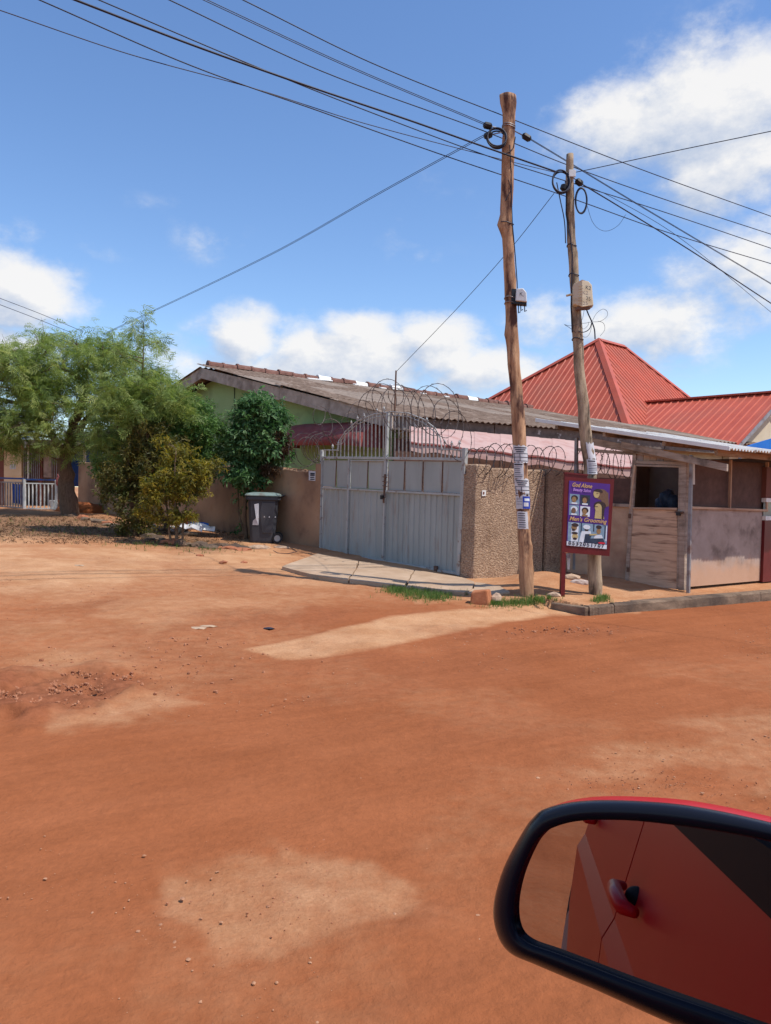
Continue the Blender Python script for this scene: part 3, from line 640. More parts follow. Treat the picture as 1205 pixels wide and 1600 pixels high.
# latch and rods
hr = gb((602, 741), (600, 786), .035, .03, 'latch_plate', 'rust', t=.03)
MB().tube([GF.P(597, 772, .03), GF.P(597, 778, .05), GF.P(600, 780, .05), GF.P(603, 776, .05), GF.P(602, 771, .03)], .007, 6).build('latch_ring', 'rust', hr)
MB().box(GF.P(597, 777, .045), D1*.03, GF.n*.018, ZZ*.035).build('padlock', 'black_plastic', hr)
for yv in (745, 752, 759): MB().tube([GF.P(598, yv, .02), GF.P(605, yv+1, .02)], .008, 6).build('latch_bolt', 'rust', hr)
for yv in (735, 872): MB().tube([GF.P(725.5-(yv-735)*.06, yv-6, .02), GF.P(725.5-(yv-735)*.06, yv+6, .02)], .02, 8).build('hinge', 'gate_frame', gr)
MB().box(GF.P(681, 890, .0), D1*.03, GF.n*.02, ZZ*.06).build('drop_bolt', 'rust', gr)
MB().tube([GF.P(617, 643, -.06), GF.P(618, 610, -.06), GF.P(619, 579, -.06)], [.017, .016, .014], 6).build('wire_post', 'rust', gr)

# ------------------------------------------------------------------ razor wire
def coil(pts, rad, turns, label, wr_=.0042, sq=1.0, barb=.07, jit=.18, group='coils of barbed razor wire'):
    wr_ *= 1.35
    pts = [Vector(p) for p in pts]; n = turns*22; out = []
    seg = len(pts)-1; jr = [random.uniform(1-jit, 1+jit) for _ in range(turns+2)]; jt = [random.uniform(-.25, .25) for _ in range(turns+2)]
    for i in range(n+1):
        k = i/n*seg; j = min(int(k), seg-1); p = pts[j].lerp(pts[j+1], k-j); d = (pts[min(j+1, seg)]-pts[j]).normalized()
        tn = i/22; ti = int(tn); f_ = tn-ti; rr_ = rad*(jr[ti]*(1-f_)+jr[ti+1]*f_); lean = jt[ti]*(1-f_)+jt[ti+1]*f_
        side = d.cross(ZZ).normalized(); an = 2*math.pi*tn
        out.append(p + side*math.cos(an)*rr_*sq + ZZ*math.sin(an)*rr_ + d*lean*rad*math.sin(an))
    mb = MB(); mb.tube(out, wr_, 4)
    L_ = 0; nx = barb
    for a, c in zip(out, out[1:]):
        L_ += (c-a).length
        if L_ > nx:
            nx += barb; t_ = (c-a).normalized(); o1 = t_.orthogonal().normalized(); an = random.uniform(0, 6.28)
            o1 = o1*math.cos(an)+t_.cross(o1)*math.sin(an)
            mb.add([a-t_*.016+o1*.0, a+o1*.017-t_*.02, a+o1*.003, a+o1*.017+t_*.02, a+t_*.016, a-o1*.017+t_*.02, a-o1*.003, a-o1*.017-t_*.02], [(0, 1, 2, 7), (2, 3, 4, 5), (0, 2, 6, 7), (2, 4, 5, 6)])
    r = mb.build('razor_wire_coil', 'wire', None, label, 'razor wire', group); return r
coil([RF.P(735, 722, -.08), RF.P(800, 720, -.1), RF.P(880, 722, -.1)], .25, 11, 'sagging razor wire coil along the top of the rough cast wall')
coil([GF.P(612, 640, -.05), GF.P(645, 638, -.08), GF.P(690, 640, -.08), GF.P(722, 690, -.08)], .37, 8, 'large loose razor wire loops rising above the arched gate top', jit=.3)
coil([GF.P(545, 665, -.2), GF.P(585, 630, -.2), GF.P(620, 612, -.1)], .26, 5, 'thin razor wire loops left of the rusty post over the gate', jit=.35)
coil([GF.P(515, 700, -.1), GF.P(495, 700, -.1), GF.P(470, 705, -.1)], .30, 7, 'bunched razor wire on the brown wall in front of the maroon awning', jit=.3)
coil([GF.P(545, 690, -.1), GF.P(515, 668, -.15), GF.P(495, 640, -.1)], .17, 3, 'stray upper wire loop in front of the green wall', jit=.4)
SHP = Vector((4.39, 11.22, 0)); LF = Facade(SHP, D1)
coil([LF.P(985, 722, -.35), LF.P(950, 722, -.3), LF.P(905, 722, -.3)], .22, 7, 'razor wire coil seen through the opening left of the kiosk door', jit=.25)
# loose wire ends drooping on the road wall
mb = MB()
for (pp) in ([(742, 732), (748, 745), (757, 749), (763, 738), (768, 730)], [(768, 735), (773, 755), (778, 762), (786, 748), (798, 742)], [(832, 742), (838, 749), (846, 748), (850, 740)]):
    mb.tube([RF.P(x, y, .02+.03*(i % 2)) for i, (x, y) in enumerate(pp)], .004, 4)
mb.build('loose_wire', 'wire', None, 'loose wire ends drooping down the face of the rough cast wall', 'wire')

# ------------------------------------------------------------------ house behind the wall
HE = Vector((0.0, 17.5, 0)); HG = Facade(HE, D1); HR = Facade(HE, D2)
hz = 3.3
hs_ = empty('bungalow', (HE.x-2, HE.y+3, .2), 'long low green bungalow with weathered sheet roof behind the compound wall', 'house')
sap = HG.S(HG.P(314, 574)); zap = HG.P(314, 574).z
zr_end = zap
# gable wall
wt = -.55
MB().prism([HG.at(.45, -.2, wt), HG.at(.45, hz-.10, wt), HG.at(sap, zap-.28, wt), HG.at(2*sap-.6, hz-.15, wt), HG.at(2*sap-.6, -.2, wt)], -HG.n*.2).build('gable_wall', 'green_wall', hs_)
MB().prism([HR.at(.66, -.2, -.45), HR.at(21, -.2, -.45), HR.at(21, hz-.15, -.45), HR.at(.66, hz-.15, -.45)], -HR.n*.18).build('side_wall', 'cream_wall', hs_)
# barge boards: near slope and far slope
def barge(s0, z0, s1_, z1, h, mt='fascia'):
    P0 = HG.at(s0, z0, 0); P1 = HG.at(s1_, z1, 0)
    MB().prism([P0, P1, P1-ZZ*h, P0-ZZ*h], -HG.n*.035).build('barge_board', mt, hs_)
    MB().prism([P0-ZZ*.02-HG.n*.04, P1-ZZ*.02-HG.n*.04, P1-ZZ*.02-HG.n*.52, P0-ZZ*.02-HG.n*.52], -ZZ*.02).build('soffit_board', 'fascia', hs_)
zs = lambda s_: hz+(zap-hz)*s_/sap
nb = 4
for i in range(nb):
    a = sap*i/nb+.006; c2 = sap*(i+1)/nb-.006
    barge(a-.15 if i == 0 else a, zs(a)-.015-random.uniform(0, .02), c2, zs(c2)-.015, .34-.02*(i % 2))
for i in range(3):
    a = sap+sap*i/3+.006; c2 = sap+sap*(i+1)/3-.006; zf = lambda s_: zap-(zap-hz)*(s_-sap)/sap
    barge(a, zf(a)-.02, c2, zf(c2)-.02, .33)
# rafters (purlin ends) under the far gable overhang
for k in range(5):
    s_ = sap-.2+k*1.0
    if s_ > sap: zq = zap-(zap-hz)*(s_-sap)/sap-.1
    else: zq = zs(s_)-.1
    MB().bar(HG.at(s_, zq, -.04), HG.at(s_, zq, -.55), ZZ, .1, .07, D1).build('purlin_end', 'fascia', hs_)
# corrugated sheets, rows from eave to ridge
def corr_sheet(o0, du, dv, nw, amp, per, name, mt, parent, nv=2, sag=0, th=.006):
    """corrugations run along dv; width nw waves of period per along du"""
    n_ = nw*6; vs = []; fs = []; up = du.cross(dv).normalized()
    if up.z < 0: up = -up
    for j in range(nv+1):
        for i in range(n_+1):
            vs.append(o0+du*(per*i/6)+dv*(j/nv)+up*(amp*math.sin(2*math.pi*i/6))-ZZ*sag*math.sin(math.pi*j/nv))
    for j in range(nv):
        for i in range(n_): fs.append((j*(n_+1)+i, j*(n_+1)+i+1, (j+1)*(n_+1)+i+1, (j+1)*(n_+1)+i))
    m_ = len(vs); vs += [v-up*th for v in vs]
    fs += [tuple(k+m_ for k in f)[::-1] for f in fs[:nv*n_]]
    for i in range(n_): fs.append((i+1, i, m_+i, m_+i+1))
    return MB().add(vs, fs).build(name, mt, parent)
apex = HG.at(sap, zap, 0); eav = HG.at(-.15, zs(-.15), 0); slope = apex-eav; DR = Vector((D2.x, D2.y, -.028))
rows = 4
for r_ in range(rows):
    for c2 in range(21):
        if c2 > 19 and r_ > 1: continue
        o0 = eav+slope*(r_/rows)*.985+D2*(c2*1.0-.06)+ZZ*(.03*(r_ % 2)+.008*random.random()+.01*(c2 % 2)+.012*r_-.02)+slope*random.uniform(-.004, .004)
        o0 = o0-ZZ*.028*c2*(r_/rows); corr_sheet(o0, Vector((D2.x, D2.y, -.028*r_/rows)), slope*(1/rows+.025)+ZZ*(.035-.028*c2/rows), 6, .022, .172, 'roof_sheet', 'asbestos' if random.random() < .72 else 'asbestos_pale', hs_)
eav2 = HG.at(2*sap+.15, hz, 0)
for c2 in range(21): corr_sheet(eav2+D2*(c2*1.0-.06), D2, (apex-eav2-ZZ*.028*c2), 6, .022, .172, 'roof_sheet', 'asbestos', hs_)
# ridge tiles
for k in range(46):
    p = apex+DR*(.2+k*.47)+ZZ*(.11+random.uniform(-.02, .025)); d = D2
    vs = []; side = Vector((-D2.y, D2.x, 0)); L_ = .5
    for (e, rr_) in ((0, .19), (.06, .19), (.07, .165), (L_-.02, .15)):
        for j in range(7):
            an = math.pi*j/6; vs.append(p+d*e+side*math.cos(an)*rr_*1.1+ZZ*(math.sin(an)*rr_-.04))
    fs = [(i*7+j, i*7+j+1, (i+1)*7+j+1, (i+1)*7+j) for i in range(3) for j in range(6)]+[tuple(range(7)), tuple(range(21, 28))[::-1]]
    MB().add(vs, fs).build('ridge_tile', 'white_paint' if k in (8, 9, 11, 14, 15, 18, 21, 34, 38, 42) and random.random() < .5 else 'ridge_clay', hs_)
for (k, w) in ((6.3, 1.4), (8.5, .25), (10.2, .35), (12.9, .3), (14.5, .3), (19.5, .35), (22.5, .3), (26, .35)):
    p = apex+DR*k*.62+slope*-.025+ZZ*.13
    MB().box(p, D2*w*.32, slope.normalized()*.07, ZZ*.02).build('mortar_patch', 'white_paint', hs_, bevel=.01)
# eave fascia, mottled rotten boards
for k in range(7):
    a = k*3.0; P0 = HR.at(a+.01, hz-.07, .02); P1 = HR.at(a+2.98, hz-.07, .02)
    MB().prism([P0, P1, P1-ZZ*(.30+random.uniform(-.03, .02)), P0-ZZ*(.30+random.uniform(-.03, .02))], -HR.n*.03).build('eave_board', 'rotten', hs_)
# maroon awning over the gable window
aw = empty('window_awning', HG.P(500, 690, -.5), 'dark maroon canvas awning bulging from the green gable wall', 'awning')
n = 8; vs = []; fs = []
for i in range(n+1):
    k = i/n; x = 470+(606-470)*k
    base = HG.P(x, 700, wt)
    for j in range(7):
        an = math.pi/2*j/6; out = .85*math.sin(an); up_ = .62*math.cos(an)
        e = (.0 if 0 < i < n else -.10)
        tz = HG.P(x, 699, wt+.02).z
        vs.append(HG.at(HG.S(base), tz+up_+e*.3, wt+.02+out))
for i in range(n):
    for j in range(6): fs.append((i*7+j, (i+1)*7+j, (i+1)*7+j+1, i*7+j+1))
o = MB().add(vs, fs).build('canvas', 'maroon_canvas', aw, smooth=True); o.modifiers.new('s', 'SOLIDIFY').thickness = .01
for i in (0, n):
    MB().add([vs[i*7+j] for j in range(7)]+[HG.at(HG.S(Vector(vs[i*7])), Vector(vs[i*7+6]).z, wt+.02)], [tuple(range(8))]).build('side_flap', 'maroon_canvas', aw)
# small lamp under the gable, conduit and wires on the wall
lp = empty('wall_lamp', HG.P(411, 610, wt), 'small white lamp on the green wall above the leafy bush', 'lamp')
MB().tube([HG.P(412, 622, wt+.02), HG.P(411, 611, wt+.08), HG.P(408, 608, wt+.16)], .02, 6).build('arm', 'black_plastic', lp)
MB().blob(HG.P(409, 609, wt+.2), (.09, .09, .05), .02, 2).build('shade', 'white_paint', lp, smooth=True)
MB().tube([HG.P(366, 590, wt+.02), HG.P(366.5, 640, wt+.02), HG.P(366, 700, wt+.02)], .012, 5).build('conduit', 'black_plastic', hs_)
# pink canopy in the yard
cp = empty('yard_canopy', HR.at(3, 0, 1.5), 'faded pink sheet canopy with drooping edge between the wall and the house', 'canopy')
CF = Facade(HR.at(0, 0, 2.0), D2); CT = Facade(HR.at(0, 0, .25), D2)
def cpx(k): return 640+(1005-640)*k
n = 18; A2 = []; B2 = []; C2 = []
for i in range(n+1):
    x = cpx(i/n); yt = 672+(x-700)*.088; ym = 697+(x-700)*.118+(1.2*math.sin(i*1.7)); yb = ym+14+1.5*math.sin(i*2.3)
    A2.append(CT.P(x, yt)); B2.append(CF.P(x, ym)); C2.append(CF.P(x, yb, .0))
for i in range(n):
    for (P_, Q_, nm) in ((A2, B2, 'canopy_sheet'), (B2, C2, 'canopy_valance')):
        off = ZZ*(.01*(i % 2)) if nm == 'canopy_sheet' else CF.n*(.012*(i % 2))
        MB().prism([P_[i]+off, P_[i+1]+off, Q_[i+1]+off, Q_[i]+off], ZZ*.012 if nm == 'canopy_sheet' else CF.n*.01).build(nm, 'pink_sheet', cp)
MB().tube([p-ZZ*.02+CF.n*.03 for p in B2], .02, 6).build('edge_pole', 'maroon_canvas', cp)
for i in (1, 7, 13, 17): MB().tube([C2[i], Vector((C2[i].x, C2[i].y, 0))], .03, 6).build('canopy_post', 'rust', cp)
dk = MB(); dk.prism([HR.at(.3, 0, -.2), HR.at(12, 0, -.2), HR.at(12, 2.55, -.2), HR.at(.3, 2.75, -.2)], -HR.n*.05); dk.build('canopy_shade_sheet', 'dark_mesh', hs_)  # dark sheet standing in for the deep shade under the canopy

# ------------------------------------------------------------------ red roofed house
rh = empty('red_roof_house', (9, 30, 0), 'big house with steep red hipped metal roof behind the kiosk', 'house')
e1 = Vector((-.665, .747, 0)).normalized(); e2 = Vector((.747, .665, 0)).normalized()
Nn = Vector((8.1, 25, 3.1)); a = 4.5
Ap = Nn+(e1+e2)*a; Ap.z = CAM.z+(781-533)*Ap.y/1200
Bq = Ap+e2*1.93
NL = Nn+e1*12.4; NR = Nn+e2*(2*a+1.93); NF = NR+e1*12.4
def ribbed(P0, P1, T0, T1, name, parent, step=.27, rib=.032, w=.035):
    """roof face: eave P0->P1, top T0->T1 (T0 may equal T1); raised ribs run straight up the slope"""
    P0, P1, T0, T1 = map(Vector, (P0, P1, T0, T1)); d = (P1-P0).normalized(); L_ = (P1-P0).length
    nrm = (P1-P0).cross(T0-P0).normalized()
    if nrm.z < 0: nrm = -nrm
    up = nrm.cross(d); up = up if up.z > 0 else -up
    a0 = (T0-P0).dot(d); a1 = (T1-P0).dot(d); h0 = (T0-P0).dot(up); h1 = (T1-P0).dot(up)
    mb = MB(); pts = [P0, P1, T1, T0] if (T1-T0).length > .01 else [P0, P1, T0]
    mb.prism([p-nrm*.03 for p in pts], nrm*.03)
    s_ = step*.5
    def H(s_):
        if s_ < a0: return h0*s_/a0
        if s_ > a1: return h1*(L_-s_)/(L_-a1) if L_ > a1 else 0
        return h0+(h1-h0)*((s_-a0)/(a1-a0) if a1 > a0 else 0)
    while s_ < L_:
        hh = H(s_)
        if hh > .1:
            p = P0+d*s_; q = p+up*(hh-.05)
            mb.box8([p-d*w, p+d*w, p+d*w*.4+nrm*rib, p-d*w*.4+nrm*rib, q-d*w, q+d*w, q+d*w*.4+nrm*rib, q-d*w*.4+nrm*rib])
        s_ += step
    return mb.build(name, 'red_roof', parent)
ribbed(Nn, NL, Ap, Ap, 'roof', rh); ribbed(Nn, NR, Ap, Bq, 'roof', rh); ribbed(NR, NF, Bq, Bq, 'roof', rh); ribbed(NF, NL, Bq, Ap, 'roof', rh)
for (p, q) in ((Nn, Ap), (Ap, Bq), (NR, Bq), (NL, Ap)):
    d = (q-p).normalized(); s_ = d.cross(ZZ).normalized()
    mb = MB(); mb.add([p-s_*.17-ZZ*.05, p+ZZ*.09, p+s_*.17-ZZ*.05, q-s_*.17-ZZ*.05, q+ZZ*.09, q+s_*.17-ZZ*.05], [(0, 1, 4, 3), (1, 2, 5, 4), (0, 3, 5, 2)])
    mb.build('ridge_cap', 'red_roof', rh)
ins = .5
def wallbox(c0, c1, c2_, c3, z, name, par):
    mb = MB(); mb.prism([Vector((c.x, c.y, 0)) for c in (c0, c1, c2_, c3)], ZZ*z); return mb.build(name, 'cream_wall', par)
wallbox(Nn+(e1+e2)*ins, NR+(e1-e2)*ins, NF-(e1+e2)*ins, NL+(e2-e1)*ins, 3.0, 'wall', rh)
# wing
We = Vector((10.45, 23.0, 3.15)); ww = 3.5; Wr = We+e2*ww; Wr.z = 5.15
Wb = We+e1*6; Wrb = Wr+e1*6
ribbed(We, Wb, Wr, Wrb, 'wing_roof', rh)
We2 = We+e2*2*ww; ribbed(We2, We2+e1*6, Wr, Wrb, 'wing_roof', rh)
mb = MB(); mb.bar(Wr+ZZ*.03, Wrb+ZZ*.03, e2, .3, .06, ZZ); mb.build('ridge_cap', 'red_roof', rh)
for (p, q) in ((We, Wr), (We2, Wr)):
    d = (q-p).normalized(); o_ = -e1*.04
    MB().prism([p+o_+ZZ*.03, q+o_+ZZ*.03, q+o_-ZZ*.10, p+o_-ZZ*.10], -e1*.03).build('barge_board', 'metal_post', rh)
MB().prism([We+e1*.4+e2*.4-ZZ*3.3, We+e1*.4+e2*.4-ZZ*.05, Wr+e1*.4-ZZ*.25, We2+e1*.4-e2*.4-ZZ*.05, We2+e1*.4-e2*.4-ZZ*3.3], e1*.2).build('wing_wall', 'cream_wall', rh)
# blue canopy
bl = empty('blue_canopy', (8.3, 15.2, 0), 'bright blue curved sheet canopy at the right edge behind the kiosk roof', 'canopy')
vs = []; n = 12; F3 = Facade((8.2, 15.6), D2)
sx0 = F3.S(F3.P(1138, 699)); 
for i in range(n+1):
    k = i/n; s_ = sx0+.35+4.5*k; z_ = 2.50+.42*math.sin(math.pi*min(1, k*1.0))
    vs += [F3.at(s_, z_, 0), F3.at(s_+1.0, z_+.02, -1.0)]
o = MB().add(vs, [(2*i, 2*i+2, 2*i+3, 2*i+1) for i in range(n)]).build('sheet', 'blue_sheet', bl, smooth=True); o.modifiers.new('s', 'SOLIDIFY').thickness = .01
vs2 = []
for i in range(n+1):
    v = Vector(vs[2*i]); vs2 += [v, Vector((v.x, v.y, 2.45))]
o = MB().add(vs2, [(2*i, 2*i+2, 2*i+3, 2*i+1) for i in range(n)]).build('valance', 'blue_sheet', bl); o.modifiers.new('s', 'SOLIDIFY').thickness = .01
for i in (0, n): MB().tube([Vector(vs[2*i]), Vector((vs[2*i][0], vs[2*i][1], 0))], .03, 6).build('post', 'metal_post', bl)

# ------------------------------------------------------------------ wooden kiosk
D3 = Vector((.8, .6, 0)); KR = Facade(SHP, D3)
ks = empty('wooden_kiosk', SHP, 'plywood and scrap timber kiosk with zinc roof on the raised pavement', 'kiosk')
zb = .12
def lq(F_, pts, t, th, name, mt, par=None, bevel=0):
    return MB().prism([F_.P(x, y, t) for (x, y) in pts], -F_.n*th).build(name, mt, par or ks, bevel=bevel)
def kb(F_, p, q, w, th, name, mt='old_wood', t=0, par=None):
    P_ = F_.P(*p, t); Q_ = F_.P(*q, t); d = (Q_-P_).normalized()
    return MB().bar(P_, Q_, d.cross(F_.n), w, th, F_.n).build(name, mt, par or ks, bevel=.004)
# left face
lq(LF, [(890, 787), (984, 790.5), (979, 914), (886, 893)], -.02, .02, 'side_panel', 'ply')
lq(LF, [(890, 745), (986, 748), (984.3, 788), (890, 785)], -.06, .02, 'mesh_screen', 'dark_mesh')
kb(LF, (993, 700), (980, 914), .06, .05, 'door_post')
kb(LF, (890, 786), (985, 790), .05, .04, 'side_rail')
kb(LF, (905, 702.5), (992, 709), .05, .05, 'side_rail', t=-.02)
kb(LF, (901, 684), (898, 890), .05, .05, 'side_post', 'metal_post', t=-.04)
kb(LF, (993, 722), (1069, 724.5), .05, .05, 'door_header')
for k in range(7):
    x0 = 995+k*10.6
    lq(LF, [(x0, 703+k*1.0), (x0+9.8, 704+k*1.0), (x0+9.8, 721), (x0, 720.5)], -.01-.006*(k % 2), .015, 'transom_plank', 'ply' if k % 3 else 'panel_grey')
door = lq(LF, [(988, 795), (1057, 796), (1061, 921), (979.5, 913)], .005, .03, 'door', 'ply_worn')
kb(LF, (989, 794), (1058, 795), .03, .03, 'door_rail', 'ply', t=.02, par=door)
kb(LF, (992.5, 726), (984.5, 795), .03, .03, 'door_stile', 'ply', t=.02, par=door)
kb(LF, (1063, 727), (1059, 920), .03, .03, 'door_stile', 'old_wood', t=.02, par=door)
kb(LF, (995, 727), (1062, 729), .03, .03, 'door_rail', 'old_wood', t=.02, par=door)
for yv in (806, 890): MB().box(LF.P(984-(yv-806)*.03, yv, .03), D1*.02, LF.n*.008, ZZ*.035).build('hinge', 'rust', door)
kb(LF, (1070.5, 716), (1066.5, 922), .09, .09, 'corner_post', 'old_wood', t=.01)
kb(LF, (1080.5, 711), (1075.5, 927), .045, .045, 'corner_post', 'metal_post', t=.07)
la = kb(LF, (1055, 800), (1068, 801), .03, .03, 'latch', 'rust', t=.07)
MB().box(LF.P(1060, 803, .08), D1*.03, LF.n*.015, ZZ*.025).build('padlock', 'black_plastic', la)
# right face
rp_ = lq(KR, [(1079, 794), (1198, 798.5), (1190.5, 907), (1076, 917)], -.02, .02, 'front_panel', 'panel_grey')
kb(KR, (1080, 793), (1199, 797.5), .035, .04, 'front_rail', 'ply')
kb(KR, (1142, 718), (1140, 795), .03, .04, 'mullion', 'ply')
kb(KR, (1199, 722), (1197, 798), .04, .05, 'mullion', 'ply')
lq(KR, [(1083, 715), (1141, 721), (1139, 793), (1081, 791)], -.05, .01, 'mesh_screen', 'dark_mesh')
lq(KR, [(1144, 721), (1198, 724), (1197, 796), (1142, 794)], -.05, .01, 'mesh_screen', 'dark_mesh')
lq(KR, [(1083, 716), (1086, 716), (1086, 757), (1083, 757)], .0, .01, 'torn_sheet', 'zinc')
# back walls, interior
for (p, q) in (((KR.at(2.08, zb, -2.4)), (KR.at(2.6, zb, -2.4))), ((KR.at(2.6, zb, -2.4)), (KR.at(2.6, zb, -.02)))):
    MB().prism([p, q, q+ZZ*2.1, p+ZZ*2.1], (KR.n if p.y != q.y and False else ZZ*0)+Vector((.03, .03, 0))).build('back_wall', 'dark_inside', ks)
bundle = empty('dark_sack', LF.P(1043, 790, -.8), 'dark lumpy sack on the shelf inside the kiosk doorway', 'sack')
for (x, y, rr_) in ((1034, 787, .10), (1043, 781, .13), (1051, 786, .11)):
    MB().blob(LF.P(x, y, -.8), (rr_, rr_, rr_*1.3), .15, 2).build('lump', 'pic_dark', bundle, smooth=True)
MB().box(LF.P(1030, 803, -.85), D1*.8, LF.n*.2, ZZ*.015).build('inner_shelf', 'old_wood', ks)
# roof beams and sheets
K0 = Vector((4.65, 10.45, 2.19)); dl = D1*3.2; zrise = .173
def roofpt(u, v, dz=0):    # u along D3 from the corner, v back along D1
    return K0+D3*u+D1*v+ZZ*(v*zrise+dz)
kb(LF, (926, 690), (1076, 719), .11, .04, 'roof_beam', 'old_wood', t=.05)
bmA = LF.P(972, 695, .12); bmB = LF.P(1137, 731, .22)
MB().bar(bmA, bmB, ZZ, .10, .05, LF.n).build('roof_beam', 'old_wood', ks, bevel=.005)
MB().bar(roofpt(.3, .35, -.09), roofpt(3.2, .35, -.09), ZZ, .08, .05, KR.n).build('roof_beam', 'old_wood', ks)
for v in (1.0, 2.0, 2.9): MB().bar(roofpt(.06, v, -.07), roofpt(3.2, v, -.07), ZZ, .06, .05, D1).build('purlin', 'old_wood', ks)
perp = Vector((D3.y, -D3.x, 0))
for c2 in range(6):
    corr_sheet(roofpt(c2*.62, -.02-.03*random.random(), .012*(c2 % 2)), D3, D1*3.3+ZZ*3.3*zrise, 8, .016, .082, 'zinc_sheet', 'zinc', ks, nv=4, sag=.02)
# rolled edge flashing on the left edge
MB().bar(roofpt(-.03, -.02, -.0), roofpt(-.03, 3.25, 0), ZZ, .06, .02, D3).build('edge_flashing', 'white_paint', ks, bevel=.004)
# maroon kiosk at the right edge
mk = empty('maroon_kiosk', KR.at(2.4, .15), 'maroon painted kiosk with white window frame cut by the right picture edge', 'kiosk')
KM = Facade(KR.at(2.24, 0, .03), D3)
MB().prism([KM.at(.0, .17, 0), KM.at(2.2, .17, 0), KM.at(2.2, 1.18, 0), KM.at(0, 1.18, 0)], -KM.n*.08).build('lower_wall', 'maroon_paint', mk)
MB().prism([KM.at(.0, 1.55, 0), KM.at(2.2, 1.55, 0), KM.at(2.2, 2.05, 0), KM.at(0, 2.05, 0)], -KM.n*.08).build('upper_wall', 'brown_paint', mk)
wf = MB(); wf.prism([KM.at(.0, 1.183, .01), KM.at(2.2, 1.183, .01), KM.at(2.2, 1.25, .01), KM.at(0, 1.25, .01)], -KM.n*.08); wf.prism([KM.at(.0, 1.48, .01), KM.at(2.2, 1.48, .01), KM.at(2.2, 1.547, .01), KM.at(0, 1.547, .01)], -KM.n*.08)
wfo = wf.build('window_frame', 'white_paint', mk)
MB().prism([KM.at(.0, 1.25, -.03), KM.at(2.2, 1.25, -.03), KM.at(2.2, 1.48, -.03), KM.at(0, 1.48, -.03)], -KM.n*.01).build('pane', 'glass_pane', wfo)
MB().prism([KM.at(0, .05, -1.4), KM.at(2.2, .05, -1.4), KM.at(2.2, 2.05, -1.4), KM.at(0, 2.05, -1.4)], -KM.n*.05).build('back_wall', 'brown_paint', mk)

# ------------------------------------------------------------------ poles
def pole(pts, Yd, name, mt, label, seed, knots):
    random.seed(seed)
    base = atY(*pts[-1][:2], Yd); r = empty(name, (base.x, base.y, g(base.x, base.y)), label, 'utility pole')
    c = []; rad = []
    for i in range(len(pts)-1):
        (x0, y0, w0), (x1, y1, w1) = pts[i], pts[i+1]; n = max(2, int((y1-y0)/9))
        for k in range(n):
            f_ = k/n; f2 = f_*f_*(3-2*f_)
            c.append(atY(x0+(x1-x0)*f2, y0+(y1-y0)*f_, Yd)); rad.append((w0+(w1-w0)*f_)/2/1200*Yd)
    c.append(atY(pts[-1][0], pts[-1][1], Yd)); rad.append(pts[-1][2]/2/1200*Yd)
    c.append(c[-1]+(c[-1]-c[-2]).normalized()*.3); rad.append(rad[-1]*1.02)
    n = 18; vs = []; ph = [random.uniform(0, 6.28) for _ in range(4)]
    for i, (p, rr_) in enumerate(zip(c, rad)):
        for k in range(n):
            an = 2*math.pi*k/n
            q = rr_*(1+.05*math.sin(3*an+ph[0]+i*.08)+.04*math.sin(5*an+ph[1]-i*.13)+.03*math.sin(i*.5+ph[2])+random.uniform(-.025, .025))
            for (ki, ka, kh, ks_) in knots:
                dd = ((i-ki)/ks_)**2+(((an-ka+math.pi) % (2*math.pi)-math.pi)/.6)**2
                q += rr_*kh*math.exp(-dd)
            vs.append(p+Vector((math.cos(an)*q, math.sin(an)*q, 0)))
    fs = [(i*n+k, (i+1)*n+k, (i+1)*n+(k+1) % n, i*n+(k+1) % n) for i in range(len(c)-1) for k in range(n)]+[tuple(range(n))]
    MB().add(vs, fs).build('shaft', mt, r, smooth=True)
    random.seed(seed+1)
    return r, c, rad
P1pts = [(793, 150, 25), (794, 162, 24), (795, 178, 19), (795, 205, 18), (794, 230, 20), (793, 285, 19), (791, 335, 18), (790.5, 352, 22), (794, 372, 18), (795.5, 400, 17), (798, 450, 18), (800, 505, 19), (802.5, 560, 19), (807, 615, 20), (810, 663, 21), (813.5, 733, 21), (816.5, 790, 20.5), (818.5, 826, 21), (821, 872, 21), (824, 950, 22)]
P2pts = [(891, 241, 11), (890.5, 274, 11.5), (891, 312, 13), (892.5, 367, 13), (896.5, 422, 14), (900, 480, 15.5), (904, 560, 16), (912.6, 654, 18), (916, 686, 19), (922, 733, 19), (926, 800, 19.5), (929, 872, 20), (931, 950, 21)]
Y1, Y2 = 10.15, 10.3
pole1, c1, r1 = pole(P1pts, Y1, 'utility_pole', 'pole_red', 'taller reddish crooked timber pole covered in paper flyers', 11,
    [(22, 3.4, .3, 1.4), (31, 5.2, .18, 1.2), (44, 4.4, .3, 1.2), (40, 3.2, .25, 1), (52, 5.0, .22, 1.2), (60, 3.3, .15, 1), (75, 5.6, .28, 1.0), (79, 0.2, .3, 1.2), (66, 4.6, .2, 1), (84, 4.2, .15, 1.5), (14, 4.8, .15, 1)])
pole2, c2p, r2 = pole(P2pts, Y2, 'utility_pole', 'pole_grey', 'shorter grey timber pole behind the maroon signboard', 23,
    [(9, 4.5, .3, 1.2), (16, 0.1, .25, 1), (28, 5.0, .2, 1), (38, 4.0, .2, 1), (48, 5.0, .25, 1), (60, 4.5, .15, 1), (70, 5.3, .2, 1)])
def polept(c, rad, py_z, ang, off=0):
    """point on the pole surface at height z, angle (0=+x, -pi/2 towards camera)"""
    for i in range(len(c)-1):
        if c[i].z >= py_z >= c[i+1].z:
            f_ = (c[i].z-py_z)/(c[i].z-c[i+1].z); p = c[i].lerp(c[i+1], f_); r_ = rad[i]*(1-f_)+rad[i+1]*f_
            return p+Vector((math.cos(ang), math.sin(ang), 0))*(r_*1.1+off)
    return c[-1]
def zof(py, px, Yd): return atY(px, py, Yd).z
